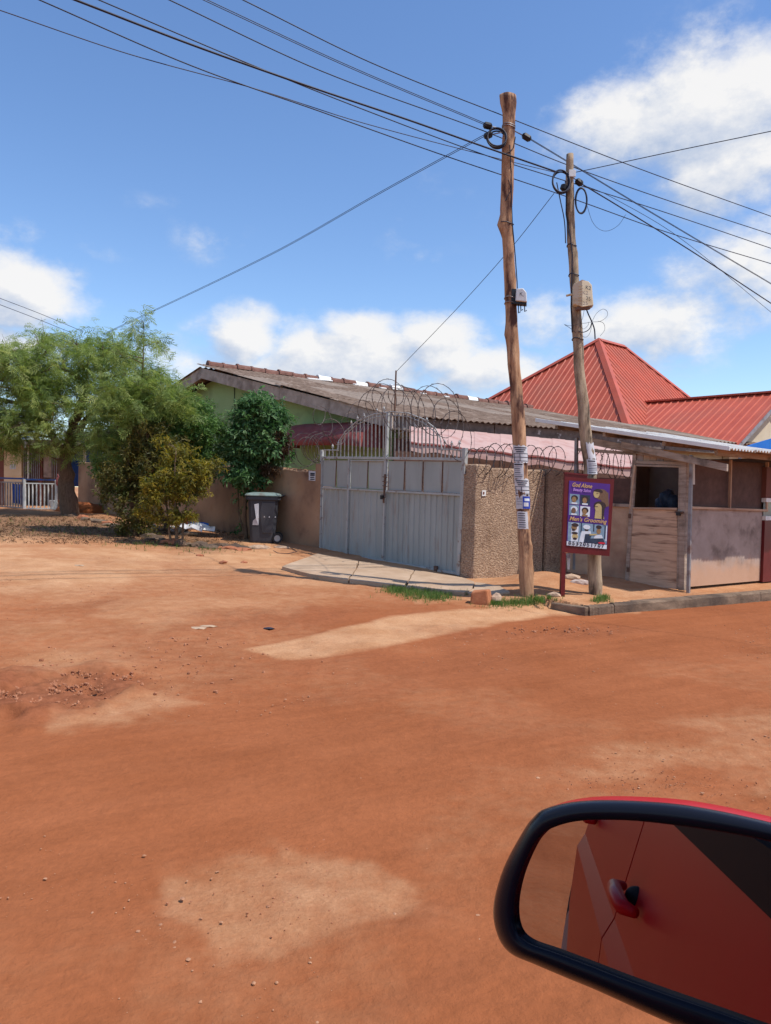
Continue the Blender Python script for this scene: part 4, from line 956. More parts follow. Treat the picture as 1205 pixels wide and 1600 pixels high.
def flyer(c, rad, Yd, px, y0, y1, a0, a1, label, style, torn=0):
    z0 = zof(y1, px, Yd); z1 = zof(y0, px, Yd); r = empty('paper_flyer', polept(c, rad, (z0+z1)/2, -math.pi/2), label, 'flyer', 'flyers pasted on the timber poles')
    na, nz = 10, 6
    def pt(u, v, off): return polept(c, rad, z0+(z1-z0)*v, a0+(a1-a0)*u, off)
    def patch(u0, u1, v0, v1, off, name, mt, jag=0):
        vs = []; nu = max(2, int(na*(u1-u0)+.5)); nv = max(1, int(nz*(v1-v0)+.5))
        for j in range(nv+1):
            for i in range(nu+1):
                jj = random.uniform(-jag, jag) if (j in (0, nv)) else 0; ju = random.uniform(-jag, jag) if i == nu else 0
                vs.append(pt(u0+(u1-u0)*i/nu+ju, v0+(v1-v0)*j/nv+jj, off))
        o = MB().add(vs, [(j*(nu+1)+i, j*(nu+1)+i+1, (j+1)*(nu+1)+i+1, (j+1)*(nu+1)+i) for j in range(nv) for i in range(nu)]).build(name, mt, r)
        o.modifiers.new('s', 'SOLIDIFY').thickness = .0008
    patch(0, 1, 0, 1, .004, 'sheet', 'paper', torn)
    if style == 'grid':
        for v in (.08, .30, .52): patch(.04, .98, v, v+.03, .0065, 'print_line', 'ink')
        for u in (.06, .4, .95): patch(u, u+.03, .08, .55, .007, 'print_line', 'ink')
        for k in range(3): patch(.12+.05*k, .85-.1*k, .9-.12*k-.05, .9-.12*k+.01, .0065, 'print_line', 'ink')
    elif style == 'text':
        for k in range(7):
            v = .9-.125*k; patch(.1, random.uniform(.6, .92), v-.05, v-.01 if k else v+.03, .0065, 'print_line', 'ink_grey' if k % 2 else 'ink')
    elif style == 'blue':
        patch(.45, 1.0, .02, .98, .0062, 'print_block', 'blue_ink'); patch(.5, .8, .2, .5, .0075, 'print_disc', 'paper'); patch(.55, .9, .62, .82, .0075, 'print_disc', 'pic_white')
        for k in range(3): patch(.08, .4, .75-.2*k, .79-.2*k, .0065, 'print_line', 'ink_grey')
    elif style == 'slant':
        for k in range(7):
            v = .92-.13*k; patch(.12, .75, v-.05, v-.01, .0065, 'print_line', 'ink')
    return r
PI = math.pi
flyer(c1, r1, Y1, 811, 697, 723, -2.75, -.35, 'topmost flyer on the red pole with a black ruled table', 'grid', .06)
flyer(c1, r1, Y1, 812, 723.5, 748, -2.75, -1.35, 'narrow grey text flyer just under the topmost one on the red pole', 'text', .02)
flyer(c1, r1, Y1, 814, 748.5, 774, -2.75, -.35, 'torn flyer with ruled table in the middle of the red pole', 'grid', .07)
flyer(c1, r1, Y1, 815, 775, 795, -2.75, -.4, 'blue and white picture flyer on the red pole', 'blue', .02)
flyer(c1, r1, Y1, 816, 799, 826, -2.6, -1.1, 'lowest white flyer on the red pole with rows of print', 'slant', .02)
flyer(c2p, r2, Y2, 918, 693, 718, -1.9, -.3, 'upper blank torn white flyer on the grey pole', 'none', .09)
flyer(c2p, r2, Y2, 922, 718.5, 741, -2.2, -.3, 'lower white flyer with thin lines on the grey pole above the sign', 'text', .02)
# hardware on the poles
def strap(c, rad, z, name, mt, par, r_=.006, off=.0):
    MB().tube([polept(c, rad, z+.01*math.sin(a_i*2), a_i, off) for a_i in [2*PI*k/20 for k in range(21)]], r_, 5, caps=False).build(name, mt, par)
for py in (197, 200, 351, 466, 474): strap(c1, r1, zof(py, 795, Y1), 'strap', 'cable' if py == 351 else 'metal_post', pole1)
for py in (384, 430, 530): strap(c2p, r2, zof(py, 892, Y2), 'strap', 'cable', pole2)
MB().box(polept(c2p, r2, zof(274, 893, Y2), -1.3, .01), Vector((.045, 0, 0)), Vector((0, .012, 0)), ZZ*.045).build('bracket', 'box_white', pole2, bevel=.004)
mb = MB(); mb.tube([polept(c2p, r2, zof(y, 891, Y2), an, .004) for (y, an) in ((283, 3), (300, 3.6), (335, 3.4), (360, 3.9), (372, 4.3), (400, 4.4), (440, 4.0), (480, 3.5), (520, 3.5))], .008, 5); mb.build('down_cable', 'cable', pole2)
mb = MB(); mb.tube([polept(c1, r1, zof(y, 795, Y1), an, .003) for (y, an) in ((232, -1.5), (270, -1.2), (310, -1.0), (350, -.8), (400, -.4), (440, -.2), (456, -.1))], .007, 5); mb.build('down_cable', 'cable', pole1)
mb = MB(); mb.tube([polept(c1, r1, zof(y, 795, Y1), an, .003) for (y, an) in ((285, -1.6), (300, -1.1), (318, -1.9))], .005, 5); mb.build('down_cable', 'cable', pole1)
mb = MB(); mb.tube([polept(c1, r1, zof(y, 793, Y1), an, .003) for (y, an) in ((215, -.3), (235, -.9), (243, -1.6), (245, -2.4))], .006, 5); mb.build('down_cable', 'cable', pole1)
# coils
def cablecoil(px, py, w, h, Yd, nloop, label, tilt=0, th=.011):
    c = atY(px, py, Yd); mb = MB(); k = Yd/1200
    for i in range(nloop):
        rx = w/2*k*(1+random.uniform(-.06, .06)); rz = h/2*k*(1+random.uniform(-.06, .06)); o_ = Vector((random.uniform(-.012, .012), random.uniform(-.03, .03), random.uniform(-.012, .012)))
        pts = [c+o_+Vector((math.cos(2*PI*j/28)*rx, math.sin(2*PI*j/28)*rx*tilt, math.sin(2*PI*j/28)*rz)) for j in range(29)]
        mb.tube(pts, th, 6, caps=False)
    return mb.build('cable_coil', 'cable', None, label, 'cable coil', 'spare cable coiled on the poles', smooth=True)
cablecoil(777, 216, 29, 31, Y1-.08, 3, 'black coil of spare cable hanging left of the red pole top', .3)
cablecoil(876, 285, 26, 38, Y2-.06, 3, 'dark cable coil hanging on the left of the grey pole', .4)
cablecoil(908, 313, 18, 41, Y2-.06, 2, 'narrow dark cable loop hanging on the right of the grey pole', .2)
# insulators / clamps
def insul(px, py, Yd, label, dx=1, dy=.3, L_=.1, ref=None):
    c = atY(px, py, Yd); d = Vector((dx, 0, -dy)).normalized(); r = empty('cable_clamp', c, label, 'cable clamp', 'black cable clamps on the poles')
    MB().tube([c-d*L_/2, c-d*L_*.3, c+d*L_*.3, c+d*L_/2], [.02, .045, .045, .02], 8).build('body', 'black_plastic', r)
    if ref:
        q = atY(*ref, Yd); MB().tube([c, q], .008, 5).build('hook', 'metal_post', r)
insul(762, 196.5, Y1-.05, 'upper black clamp left of the red pole', 1, .2, .12, (788, 202)); insul(763, 211.5, Y1-.05, 'lower black clamp left of the red pole', 1, -.5, .12, (788, 206)); insul(823, 214.5, Y1+.0, 'black clamp right of the red pole on the thin pair', 1, .6, .13, (803, 204))
insul(905, 285, Y2-.03, 'black clamp right of the grey pole', 1, .7, .11, (893, 275)); insul(881, 293, Y2-.05, 'small black clamp hanging left of the grey pole', .3, -1, .09, (889, 276))
# boxes
bx1 = empty('junction_box', atY(813, 465, Y1-.1), 'small white junction box strapped to the red pole', 'junction box')
c = atY(814, 463, Y1-.1)
MB().prism([c+Vector((-.06, .05, -.075)), c+Vector((.085, .02, -.095)), c+Vector((.075, .02, .03)), c+Vector((.03, .03, .085)), c+Vector((-.055, .05, .08))], Vector((-.02, -.12, 0))).build('cover', 'box_white', bx1, bevel=.012)
MB().prism([c+Vector((-.08, .06, -.11)), c+Vector((.085, .03, -.125)), c+Vector((.085, .03, -.085)), c+Vector((-.08, .06, -.07))], Vector((-.02, -.10, 0))).build('base', 'black_plastic', bx1, bevel=.006)
MB().box(c+Vector((-.09, .07, .0)), (.03, 0, 0), (0, .05, 0), (0, 0, .1)).build('bracket', 'black_plastic', bx1)
mb = MB()
for (dx, l_) in ((-.03, .12), (.0, .09), (.05, .1)): mb.tube([c+Vector((dx, 0, -.1)), c+Vector((dx+.005, -.01, -.1-l_)), c+Vector((dx+.03, 0, -.08-l_))], .007, 5)
mb.build('cable_tail', 'cable', bx1)
bx2 = empty('meter_box', atY(911, 462, Y2-.12), 'larger beige terminal box on the grey pole', 'junction box')
c = atY(911.5, 462, Y2-.12)
prof = [c+Vector((-.125, .06, -.13)), c+Vector((-.02, -.0, -.175)), c+Vector((.135, .04, -.15)), c+Vector((.105, .04, .12)), c+Vector((.06, .04, .165)), c+Vector((-.035, .0, .175)), c+Vector((-.135, .06, .13))]
MB().prism(prof, Vector((-.01, -.10, .01))).build('cover', 'box_beige', bx2, bevel=.012)
MB().box(c+Vector((.0, -.02, -.17)), (.09, 0, .01), (0, .04, 0), (0, 0, .02)).build('base', 'rust', bx2, bevel=.005)
for k in range(7):
    MB().bar(c+Vector((-.115, -.035, -.11+k*.036)), c+Vector((-.04, -.11, -.125+k*.038)), ZZ, .006, .006, (0, 1, 0)).build('vent_rib', 'box_beige', bx2)
MB().tube([c+Vector((-.13, .05, .03)), c+Vector((-.2, .1, .02))], .015, 6).build('bracket', 'box_beige', bx2)
def text(txt, size, origin, xdir, updir, name, mt, parent, shear=0, ext=.0008, width=None, spacing=1.0, bold=0):
    cu = bpy.data.curves.new(name, 'FONT'); cu.body = txt; cu.size = size; cu.extrude = ext; cu.shear = shear; cu.space_character = spacing; cu.offset = bold; cu.resolution_u = 3
    to = bpy.data.objects.new('tmp_text', cu); COL.objects.link(to)
    dg = bpy.context.evaluated_depsgraph_get(); me = bpy.data.meshes.new_from_object(to.evaluated_get(dg)); bpy.data.objects.remove(to); bpy.data.curves.remove(cu)
    xd = Vector(xdir).normalized(); ud = Vector(updir).normalized(); nd = xd.cross(ud)
    if width:
        w_ = max(v.co.x for v in me.vertices) or 1; k = width/w_
    else: k = 1
    for v in me.vertices: v.co = Vector(origin)+xd*v.co.x*k+ud*v.co.y+nd*v.co.z
    me.name = name; me.materials.clear(); me.materials.append(M[mt])
    o = bpy.data.objects.new(name, me); COL.objects.link(o)
    if parent:
        o.parent = parent
        if parent.type == 'EMPTY': o.matrix_parent_inverse = Matrix.Translation(-parent.location)
    return o
text('K2', .07, c+Vector((-.0, -.103, .06)), (1, .25, -.1), (0, 0, 1), 'lettering', 'ink', bx2)
text('25', .07, c+Vector((.01, -.103, -.08)), (1, .25, -.1), (0, 0, 1), 'lettering', 'ink', bx2)
c1b = atY(814, 463, Y1-.1); text('K.', .07, c1b+Vector((-.04, -.115, -.02)), (1, -.15, -.2), (0, 0, 1), 'lettering', 'ink', bx1)
# tangle of thin wires under the beige box
mb = MB(); B0 = atY(917, 483, Y2-.1)
def pxtube(mb, pts, Yd, r_, n=5, sub=6):
    P = [Vector((x, y, 0)) for x, y in pts]; out = []
    for i in range(len(P)-1):
        p0 = P[max(i-1, 0)]; p1 = P[i]; p2 = P[i+1]; p3 = P[min(i+2, len(P)-1)]
        for k in range(sub):
            t_ = k/sub
            q = .5*((2*p1)+(p2-p0)*t_+(2*p0-5*p1+4*p2-p3)*t_*t_+(3*p1-p0-3*p2+p3)*t_**3)
            out.append(atY(q.x, q.y, Yd))
    out.append(atY(P[-1].x, P[-1].y, Yd)); mb.tube(out, r_, n)
pxtube(mb, [(916, 482), (920, 492), (925, 503), (929, 515), (930, 530)], Y2-.1, .009)
pxtube(mb, [(925, 503), (921, 514), (912, 519), (903, 517)], Y2-.1, .006)
for pts in ([(925, 503), (932, 490), (942, 483), (949, 487), (948, 495), (938, 502), (925, 503)], [(925, 503), (914, 505), (906, 505)], [(913, 484), (911, 495), (908, 504)],
            [(906, 508), (912, 514), (919, 508), (920, 503)], [(925, 505), (922, 520), (915, 527), (906, 522)], [(903, 507), (890, 509), (882, 507), (890, 512), (900, 520)], [(938, 525), (945, 515), (943, 505), (935, 502)]):
    pxtube(mb, pts, Y2-.1, .0028, 4)
mb.build('hanging_wires', 'cable', None, 'tangle of thin wires dangling under the beige box', 'wires')

# ------------------------------------------------------------------ overhead cables
def cable(pts, label, r_=.006, off=0.0, mt='cable', Ys=None, ext=(True, True), pair=0):
    """px points in a vertical plane that runs along the road through the poles"""
    F_ = Facade((c1[5].x, c1[5].y+off), (.86, .51)) if Ys is None else None
    P3 = []
    for i, (x, y) in enumerate(pts):
        P3.append(F_.P(x, y) if F_ else atY(x, y, Ys[i]))
    if ext[0]: P3 = [P3[0]+(P3[0]-P3[1]).normalized()*14] + P3
    if ext[1]: P3 = P3 + [P3[-1]+(P3[-1]-P3[-2]).normalized()*14]
    out = []
    for i in range(len(P3)-1):
        p0 = P3[max(i-1, 0)]; p1 = P3[i]; p2 = P3[i+1]; p3 = P3[min(i+2, len(P3)-1)]
        for k in range(10):
            t_ = k/10; m1 = (p2-p0)*.5; m2_ = (p3-p1)*.5
            L12 = (p2-p1).length; m1 = m1.normalized()*L12; m2_ = m2_.normalized()*L12
            h00 = 2*t_**3-3*t_**2+1; h10 = t_**3-2*t_**2+t_; h01 = -2*t_**3+3*t_**2; h11 = t_**3-t_**2
            out.append(p1*h00+m1*h10+p2*h01+m2_*h11)
    out.append(P3[-1]); mb = MB(); mb.tube(out, r_, 6)
    if pair: mb.tube([p+Vector((.0, .03, pair)) for p in out], r_, 6)
    return mb.build('overhead_cable', mt, None, label, 'cable', 'overhead cables strung past the timber poles', smooth=True)
cable([(380, 0), (580, 98), (795, 184), (1000, 264), (1205, 338)], 'highest single line crossing the whole sky past the red pole top', .0065, .2)
cable([(318, 0), (540, 103), (760, 196)], 'thin twin line ending at the upper clamp left of the red pole', .0045, 0, ext=(True, False), pair=.035)
cable([(265, 0), (500, 110), (752, 203), (885, 257), (1040, 312), (1205, 366)], 'line passing behind the red pole just under the top line', .0065, .3)
cable([(155, 0), (390, 100), (560, 168), (760, 243), (885, 283), (1040, 332), (1205, 388)], 'line crossing under the thick bundle and running on to the right', .0065, .35)
cable([(118, 0), (300, 70), (480, 134), (640, 188), (770, 234), (868, 268)], 'thick dark cable bundle ending at the coil on the grey pole', .0115, -.12, ext=(True, False))
cable([(62, 0), (300, 103), (500, 174), (700, 245), (885, 307), (1040, 362), (1205, 412)], 'lowest long red tinted line crossing from top left to right edge', .0065, .25)
cable([(0, 16), (200, 84), (400, 139), (560, 190), (760, 243), (870, 270)], 'slim grey line starting lowest at the left picture edge', .005, .3, ext=(True, False), mt='cable_far')
cable([(820, 213), (870, 243), (1000, 322), (1205, 444)], 'twin line sagging right from the clamp beside the red pole', .0045, 0, ext=(False, True), pair=.03)
cable([(905, 285), (960, 318), (1080, 392), (1205, 474)], 'thick service line dropping right from the grey pole clamp', .0095, .1, ext=(False, True))
cable([(908, 288), (950, 305), (1060, 370), (1205, 488)], 'thin drooping line just under the thick right hand service line', .004, .1, ext=(False, True))
cable([(895, 270), (920, 265), (1050, 237), (1205, 205)], 'single thin line rising right from the grey pole', .005, 0, ext=(False, True), Ys=[10.3, 10.2, 9.5, 8.8])
cable([(757, 213), (600, 299), (420, 400), (160, 524)], 'long twin stay line dropping left from the red pole into the trees', .0045, 0, ext=(False, False), Ys=[10.1, 12, 14.5, 19], pair=.035)
cable([(866, 302), (800, 386), (720, 476), (620, 580)], 'slanting thin line from the grey pole down to the gate post', .0045, 0, ext=(False, False), Ys=[10.3, 11.1, 12.1, 13.4])
cable([(0, 466), (60, 489), (130, 518)], 'upper thin line entering at the left edge over the feathery tree', .006, 0, ext=(True, False), Ys=[15, 16.5, 18.5], mt='cable_far')
cable([(0, 476), (60, 499), (112, 520)], 'lower thin line entering at the left edge over the feathery tree', .006, 0, ext=(True, False), Ys=[15, 16.5, 18.5], mt='cable_far')
cable([(870, 285), (875, 310), (882, 345), (884, 380)], 'short dark drop cable hanging beside the grey pole', .007, 0, ext=(False, False), Ys=[10.2]*4)
cable([(917, 320), (928, 350), (945, 361), (965, 353), (978, 335)], 'faint thin loop of wire hanging right of the grey pole', .0025, 0, ext=(False, False), Ys=[10.2]*5)

# ------------------------------------------------------------------ signboard
SG = Facade((2.42, 10.0), (1, .12)); sx = SG.d
sg = empty('shop_sign', SG.P(879, 942), 'purple hair salon poster sign in a maroon frame on a post', 'sign')
def sgp(pts, t, th, name, mt, par=None, bevel=0): return MB().prism([SG.P(x, y, t) for x, y in pts], -SG.n*th).build(name, mt, par or sg, bevel=bevel)
fr = sgp([(883, 740), (918, 743), (918, 747.5), (960, 748.5), (952.5, 869), (878.5, 863)], 0, .05, 'frame', 'maroon_paint')
post = sgp([(878.5, 863.2), (884.5, 863.8), (882.5, 943), (876, 943)], -.002, .06, 'post', 'maroon_paint')
sgp([(883, 737.5), (919, 741), (919, 743.5), (883, 740)], .01, .07, 'cap_rail', 'maroon_paint')
sgp([(884.5, 864.2), (892, 864.8), (890, 890), (887, 890)], -.02, .03, 'post', 'metal_post')
sgp([(876, 939), (884, 939), (885, 947), (875, 947)], .02, .09, 'footing', 'concrete')
poster = sgp([(889.5, 751), (953.5, 756.5), (948, 858), (885.5, 852)], .006, .004, 'poster', 'poster_purple')
def PZ(u, v):   # poster coords 0..1 from top left -> px
    x0 = 889.5+(953.5-889.5)*u; y0 = 751+5.5*u; x1 = 885.5+(948-885.5)*u; y1 = 852+6*u
    return (x0+(x1-x0)*v, y0+(y1-y0)*v)
def pic(pts, t, name, mt): return sgp([PZ(u, v) for u, v in pts], .006+t, .001, name, mt, poster)
def rectp(u0, v0, u1, v1, t, name, mt): return pic([(u0, v0), (u1, v0), (u1, v1), (u0, v1)], t, name, mt)
def ell(u, v, ru, rv, t, name, mt, a0=0, a1=360, n=16): return pic([(u+ru*math.cos(R(a0+(a1-a0)*k/n)), v+rv*math.sin(R(a0+(a1-a0)*k/n))) for k in range(n if a1-a0 == 360 else n+1)], t, name, mt)
xd = (SG.P(*PZ(1, .5))-SG.P(*PZ(0, .5))).normalized(); ud = (SG.P(*PZ(0, 0))-SG.P(*PZ(0, 1))).normalized(); W_ = (SG.P(*PZ(1, .5))-SG.P(*PZ(0, .5))).length
def ptext(s_, u, v, size, wfrac, mt, shear=.3, sp2=1, bold=0): text(s_, size, SG.P(*PZ(u, v), .0125), xd, ud, 'lettering', mt, poster, shear, .0006, W_*wfrac, sp2, bold)
ptext('God Alone', .07, .085, .075, .50, 'poster_gold', .3, 1, .0012)
ptext('Beauty Salon', .10, .15, .055, .44, 'poster_lilac', .25, 1, .0006)
# four small pictures
for (u0, v0, bgm, hm, fm_) in ((.03, .20, 'pic_blue', 'hair', 'skin_brown'), (.29, .20, 'pic_dark', 'hair', 'skin_brown'), (.03, .37, 'pic_blue', 'pic_white', 'hair_light'), (.30, .375, 'pic_white', 'hair', 'skin_brown')):
    rectp(u0, v0, u0+.24, v0+.155, .001, 'photo_print', bgm)
    ell(u0+.12, v0+.06, .085, .045, .0025, 'hair_print', hm); ell(u0+.11, v0+.085, .055, .045, .004, 'face_print', fm_)
    rectp(u0+.05, v0+.128, u0+.19, v0+.153, .004, 'shirt_print', 'pic_white' if bgm != 'pic_white' else 'skin_brown')
# two large heads at the right
ell(.80, .17, .16, .085, .001, 'hair_print', 'hair_light'); pic([(.7, .15), (.97, .13), (1.0, .34), (.9, .36), (.78, .24)], .002, 'hair_print', 'hair_light')
ell(.68, .165, .075, .065, .0035, 'face_print', 'skin_pale'); ell(.72, .13, .11, .04, .0045, 'hair_print', 'hair', 180, 380)
ell(.78, .345, .15, .07, .003, 'hair_print', 'hair'); pic([(.68, .37), (.86, .37), (.9, .545), (.66, .545)], .0035, 'neck_print', 'skin_pale'); ell(.74, .375, .085, .062, .0045, 'face_print', 'skin_pale')
pic([(.66, .36), (.73, .355), (.73, .365), (.66, .368)], .006, 'eye_print', 'hair'); pic([(.68, .155), (.73, .15), (.73, .158), (.68, .16)], .006, 'eye_print', 'hair'); pic([(.83, .36), (.9, .38), (.88, .545), (.84, .545)], .0055, 'hair_print', 'hair')
ptext("Men's Grooming", .04, .61, .075, .93, 'poster_gold', .3, 1, .001)
# barber shop picture
rectp(.02, .635, .99, .93, .001, 'photo_print', 'pic_blue')
rectp(.33, .635, .36, .78, .0018, 'stripe_print', 'pic_dark'); rectp(.64, .635, .67, .75, .0018, 'stripe_print', 'pic_dark'); rectp(.92, .64, .95, .85, .0018, 'stripe_print', 'pic_dark'); rectp(.96, .65, .985, .88, .0018, 'stripe_print', 'pic_white')
rectp(.1, .645, .28, .93, .0012, 'photo_print', 'pic_white')
ell(.19, .675, .09, .03, .003, 'hair_print', 'hair'); ell(.17, .715, .07, .05, .0022, 'face_print', 'skin_brown'); pic([(.12, .73), (.2, .74), (.18, .77), (.12, .765)], .0035, 'beard_print', 'hair')
ell(.19, .80, .08, .02, .003, 'hair_print', 'hair'); ell(.2, .85, .075, .045, .0022, 'face_print', 'skin_pale'); ell(.2, .885, .05, .018, .0035, 'beard_print', 'hair')
ell(.48, .69, .09, .035, .003, 'cap_print', 'pic_white'); ell(.48, .725, .05, .035, .0022, 'face_print', 'hair'); pic([(.36, .76), (.58, .75), (.6, .82), (.52, .93), (.3, .93)], .0028, 'shirt_print', 'pic_white')
pic([(.45, .8), (.62, .79), (.55, .93), (.42, .93)], .0036, 'apron_print', 'pic_dark'); pic([(.58, .86), (.9, .84), (.96, .93), (.55, .93)], .0034, 'cape_print', 'pic_dark')
ell(.78, .675, .07, .03, .003, 'hair_print', 'hair'); ell(.78, .74, .055, .045, .0024, 'face_print', 'skin_brown'); pic([(.7, .8), (.86, .79), (.9, .85), (.66, .86)], .003, 'clothes_print', 'pic_white'); pic([(.56, .79), (.74, .78), (.74, .8), (.56, .815)], .005, 'arm_print', 'skin_pale')
ell(.87, .915, .09, .016, .005, 'badge_print', 'red_print')
rectp(.0, .935, 1.0, 1.0, .0015, 'number_strip', 'pic_white')
for i_, ch_ in enumerate('0532051707'):
    text(ch_, .070, SG.P(*PZ(.045+.0915*i_, .988), .0125), xd, ud, 'digit', 'ink', poster, 0, .0006, W_*(.066 if ch_ != '1' else .045), 1, .0018)

# ------------------------------------------------------------------ wheelie bin
bw = Vector((onground(411, 847).x, onground(411, 847).y, 0)); bw.z = g(bw.x, bw.y)
bn_ = empty('wheelie_bin', bw, 'dark grey two wheeled rubbish bin with pale green lid against the brown wall', 'rubbish bin')
bxv = Vector((1, .1, 0)).normalized(); byv = Vector((-.1, 1, 0)); sc = .98
def BP(x, y, z): return bw+bxv*x*sc+byv*y*sc+ZZ*z*sc
def ringsq(wx_, wy_, z, ch=.05): return [BP(-wx_+ch, -wy_, z), BP(wx_-ch, -wy_, z), BP(wx_, -wy_+ch, z), BP(wx_, wy_-ch, z), BP(wx_-ch, wy_, z), BP(-wx_+ch, wy_, z), BP(-wx_, wy_-ch, z), BP(-wx_, -wy_+ch, z)]
rg = [ringsq(.235, .25, .0), ringsq(.245, .26, .05), ringsq(.30, .33, .86), ringsq(.345, .36, .87), ringsq(.345, .36, .94)]
vs = [p for r_ in rg for p in r_]; fs = [tuple(range(8))[::-1], tuple(range(32, 40))]+[(i*8+k, i*8+(k+1) % 8, (i+1)*8+(k+1) % 8, (i+1)*8+k) for i in range(4) for k in range(8)]
body = MB().add(vs, fs).build('bin_body', 'bin_body', bn_, bevel=.008)
lid = [ringsq(.365, .38, .945), ringsq(.365, .38, .965), ringsq(.33, .34, 1.0), ringsq(.2, .2, 1.025)]
vs = [p for r_ in lid for p in r_]; fs = [tuple(range(8))[::-1], tuple(range(24, 32))]+[(i*8+k, i*8+(k+1) % 8, (i+1)*8+(k+1) % 8, (i+1)*8+k) for i in range(3) for k in range(8)]
MB().add(vs, fs).build('lid', 'bin_lid', bn_, bevel=.006)
MB().tube([BP(.36, -.25, .95), BP(.42, -.25, .97), BP(.42, .25, .97), BP(.36, .25, .95)], .015, 6).build('handle', 'black_plastic', bn_)
for sy in (-.27, .27):
    w = MB().tube([BP(.30, sy-.025, .1), BP(.30, sy+.025, .1)], .1, 16).build('wheel', 'black_plastic', bn_)
    MB().tube([BP(.30, sy-.032, .1), BP(.30, sy-.026, .1)], .062, 12).build('hub', 'wheel_grey', w)
MB().prism([BP(-.17, -.335, .78), BP(-.08, -.335, .80), BP(-.07, -.31, .5), BP(-.08, -.29, .36), BP(-.20, -.29, .36), BP(-.19, -.31, .45), BP(-.13, -.325, .5)], -byv*.003).build('paint_mark', 'paper', bn_)
for k in (.02, .12, .24):
    MB().prism([BP(k, -.318, .52), BP(k+.03, -.318, .52), BP(k+.015, -.32, .55)], -byv*.003).build('badge_mark', 'paper', bn_)
MB().prism([BP(-.02, -.33, .82), BP(.25, -.33, .82), BP(.2, -.28, .2), BP(.0, -.28, .2), BP(-.06, -.31, .6)], -byv*.012).build('front_rib', 'bin_body', bn_, bevel=.01)
mb = MB(); mb.tube([onground(x, y, .012) for x, y in [(412, 850), (421, 857), (434, 864), (450, 865), (464, 862), (455, 856), (440, 851)]], .006, 5)
mb.build('ground_cable', 'cable', None, 'thin dark cable lying on the ground beside the bin', 'cable')

# ------------------------------------------------------------------ far left shop, railing
SF = Facade((-11.5, 26), (1, .05))
sh = empty('corner_shop', (-12, 27, .6), 'dim little shop with ochre front and barred window at the far left', 'shop')
def sf(pts, t, th, name, mt, par=None): return MB().prism([SF.P(x, y, t) for x, y in pts], -SF.n*th).build(name, mt, par or sh)
sf([(-140, 690), (104, 690), (104, 800), (-140, 800)], -1.2, .1, 'back_wall', 'dark_inside')
sf([(-60, 700), (6, 700), (6, 800), (-60, 800)], .01, .2, 'corner_pier', 'brown_paint')
sf([(6.2, 696), (34, 696), (34, 800), (6.2, 800)], 0, .15, 'front_wall', 'ochre')
bd = sf([(6.5, 712), (33.5, 712), (33.5, 744), (6.5, 744)], .03, .025, 'shop_board', 'ochre')
sf([(15.5, 726), (24.5, 725), (24.5, 733), (15.5, 733)], .04, .008, 'notice', 'paper', bd)
sf([(60, 694), (66, 694), (66, 800), (60, 800)], -.05, .1, 'pier', 'brown_paint')
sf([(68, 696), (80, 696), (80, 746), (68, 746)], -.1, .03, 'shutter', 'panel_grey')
for k in range(9):
    x = 37+k*3.0; sf([(x, 704), (x+.8, 704), (x+.8, 748), (x, 748)], 0, .03, 'window_bar', 'metal_post')
for k in range(6):
    x = 81+k*3.5; sf([(x, 700), (x+.7, 700), (x+.7, 748), (x, 748)], 0, .03, 'window_bar', 'metal_post')
sf([(43, 696), (44.5, 696), (44.5, 748), (43, 748)], .05, .04, 'post', 'white_paint')
sf([(-60, 684), (110, 688), (110, 696), (-60, 694)], .6, 1.8, 'roof_edge', 'rotten')
bs = empty('blue_sign', SF.P(40, 680, .8), 'small blue and white sign poking out of the tree above the shop', 'sign')
MB().prism([SF.P(35, 673, .8), SF.P(45, 672, .8), SF.P(45, 685, .8), SF.P(35, 686, .8)], -SF.n*.05).build('panel', 'blue_sheet', bs)
MB().prism([SF.P(38, 677, .81), SF.P(43, 675, .81), SF.P(42, 683, .81), SF.P(39, 682, .81)], -SF.n*.003).build('emblem', 'white_paint', bs)
MB().tube([SF.P(40, 686, .77), SF.P(40, 700, .77)], .03, 6).build('bracket', 'metal_post', bs)
RL = Facade((-10.5, 23.2), (1, .0)); RL0 = Facade((RL.P(38, 790).x, RL.P(38, 790).y), (-.8, .35))
def rail(F_, x0, x1, n, ytop, ybot, label, mt, railmt):
    r = empty('railing', F_.P((x0+x1)/2, ybot), label, 'railing', 'railings in front of the shop')
    def yt(x): return ytop[0]+(ytop[1]-ytop[0])*(x-x0)/(x1-x0)
    def yb(x): return ybot[0]+(ybot[1]-ybot[0])*(x-x0)/(x1-x0)
    def br(p, q, w, nm, m_): P_ = F_.P(*p); Q_ = F_.P(*q); d = (Q_-P_).normalized(); MB().bar(P_, Q_, d.cross(F_.n), w, w, F_.n).build(nm, m_, r)
    for k in range(n+1):
        x = x0+(x1-x0)*k/n; br((x, yt(x)), (x, yb(x)), .035, 'baluster', mt)
    br((x0, yt(x0)), (x1, yt(x1)), .04, 'rail', mt); br((x0, yb(x0)-2), (x1, yb(x1)-2), .04, 'rail', mt)
    br((x0, yt(x0)-6), (x1, yt(x1)-6), .06, 'top_rail', railmt)
    for x in (x0, x1): br((x, yt(x)-6), (x, yb(x)+2), .06, 'post', mt)
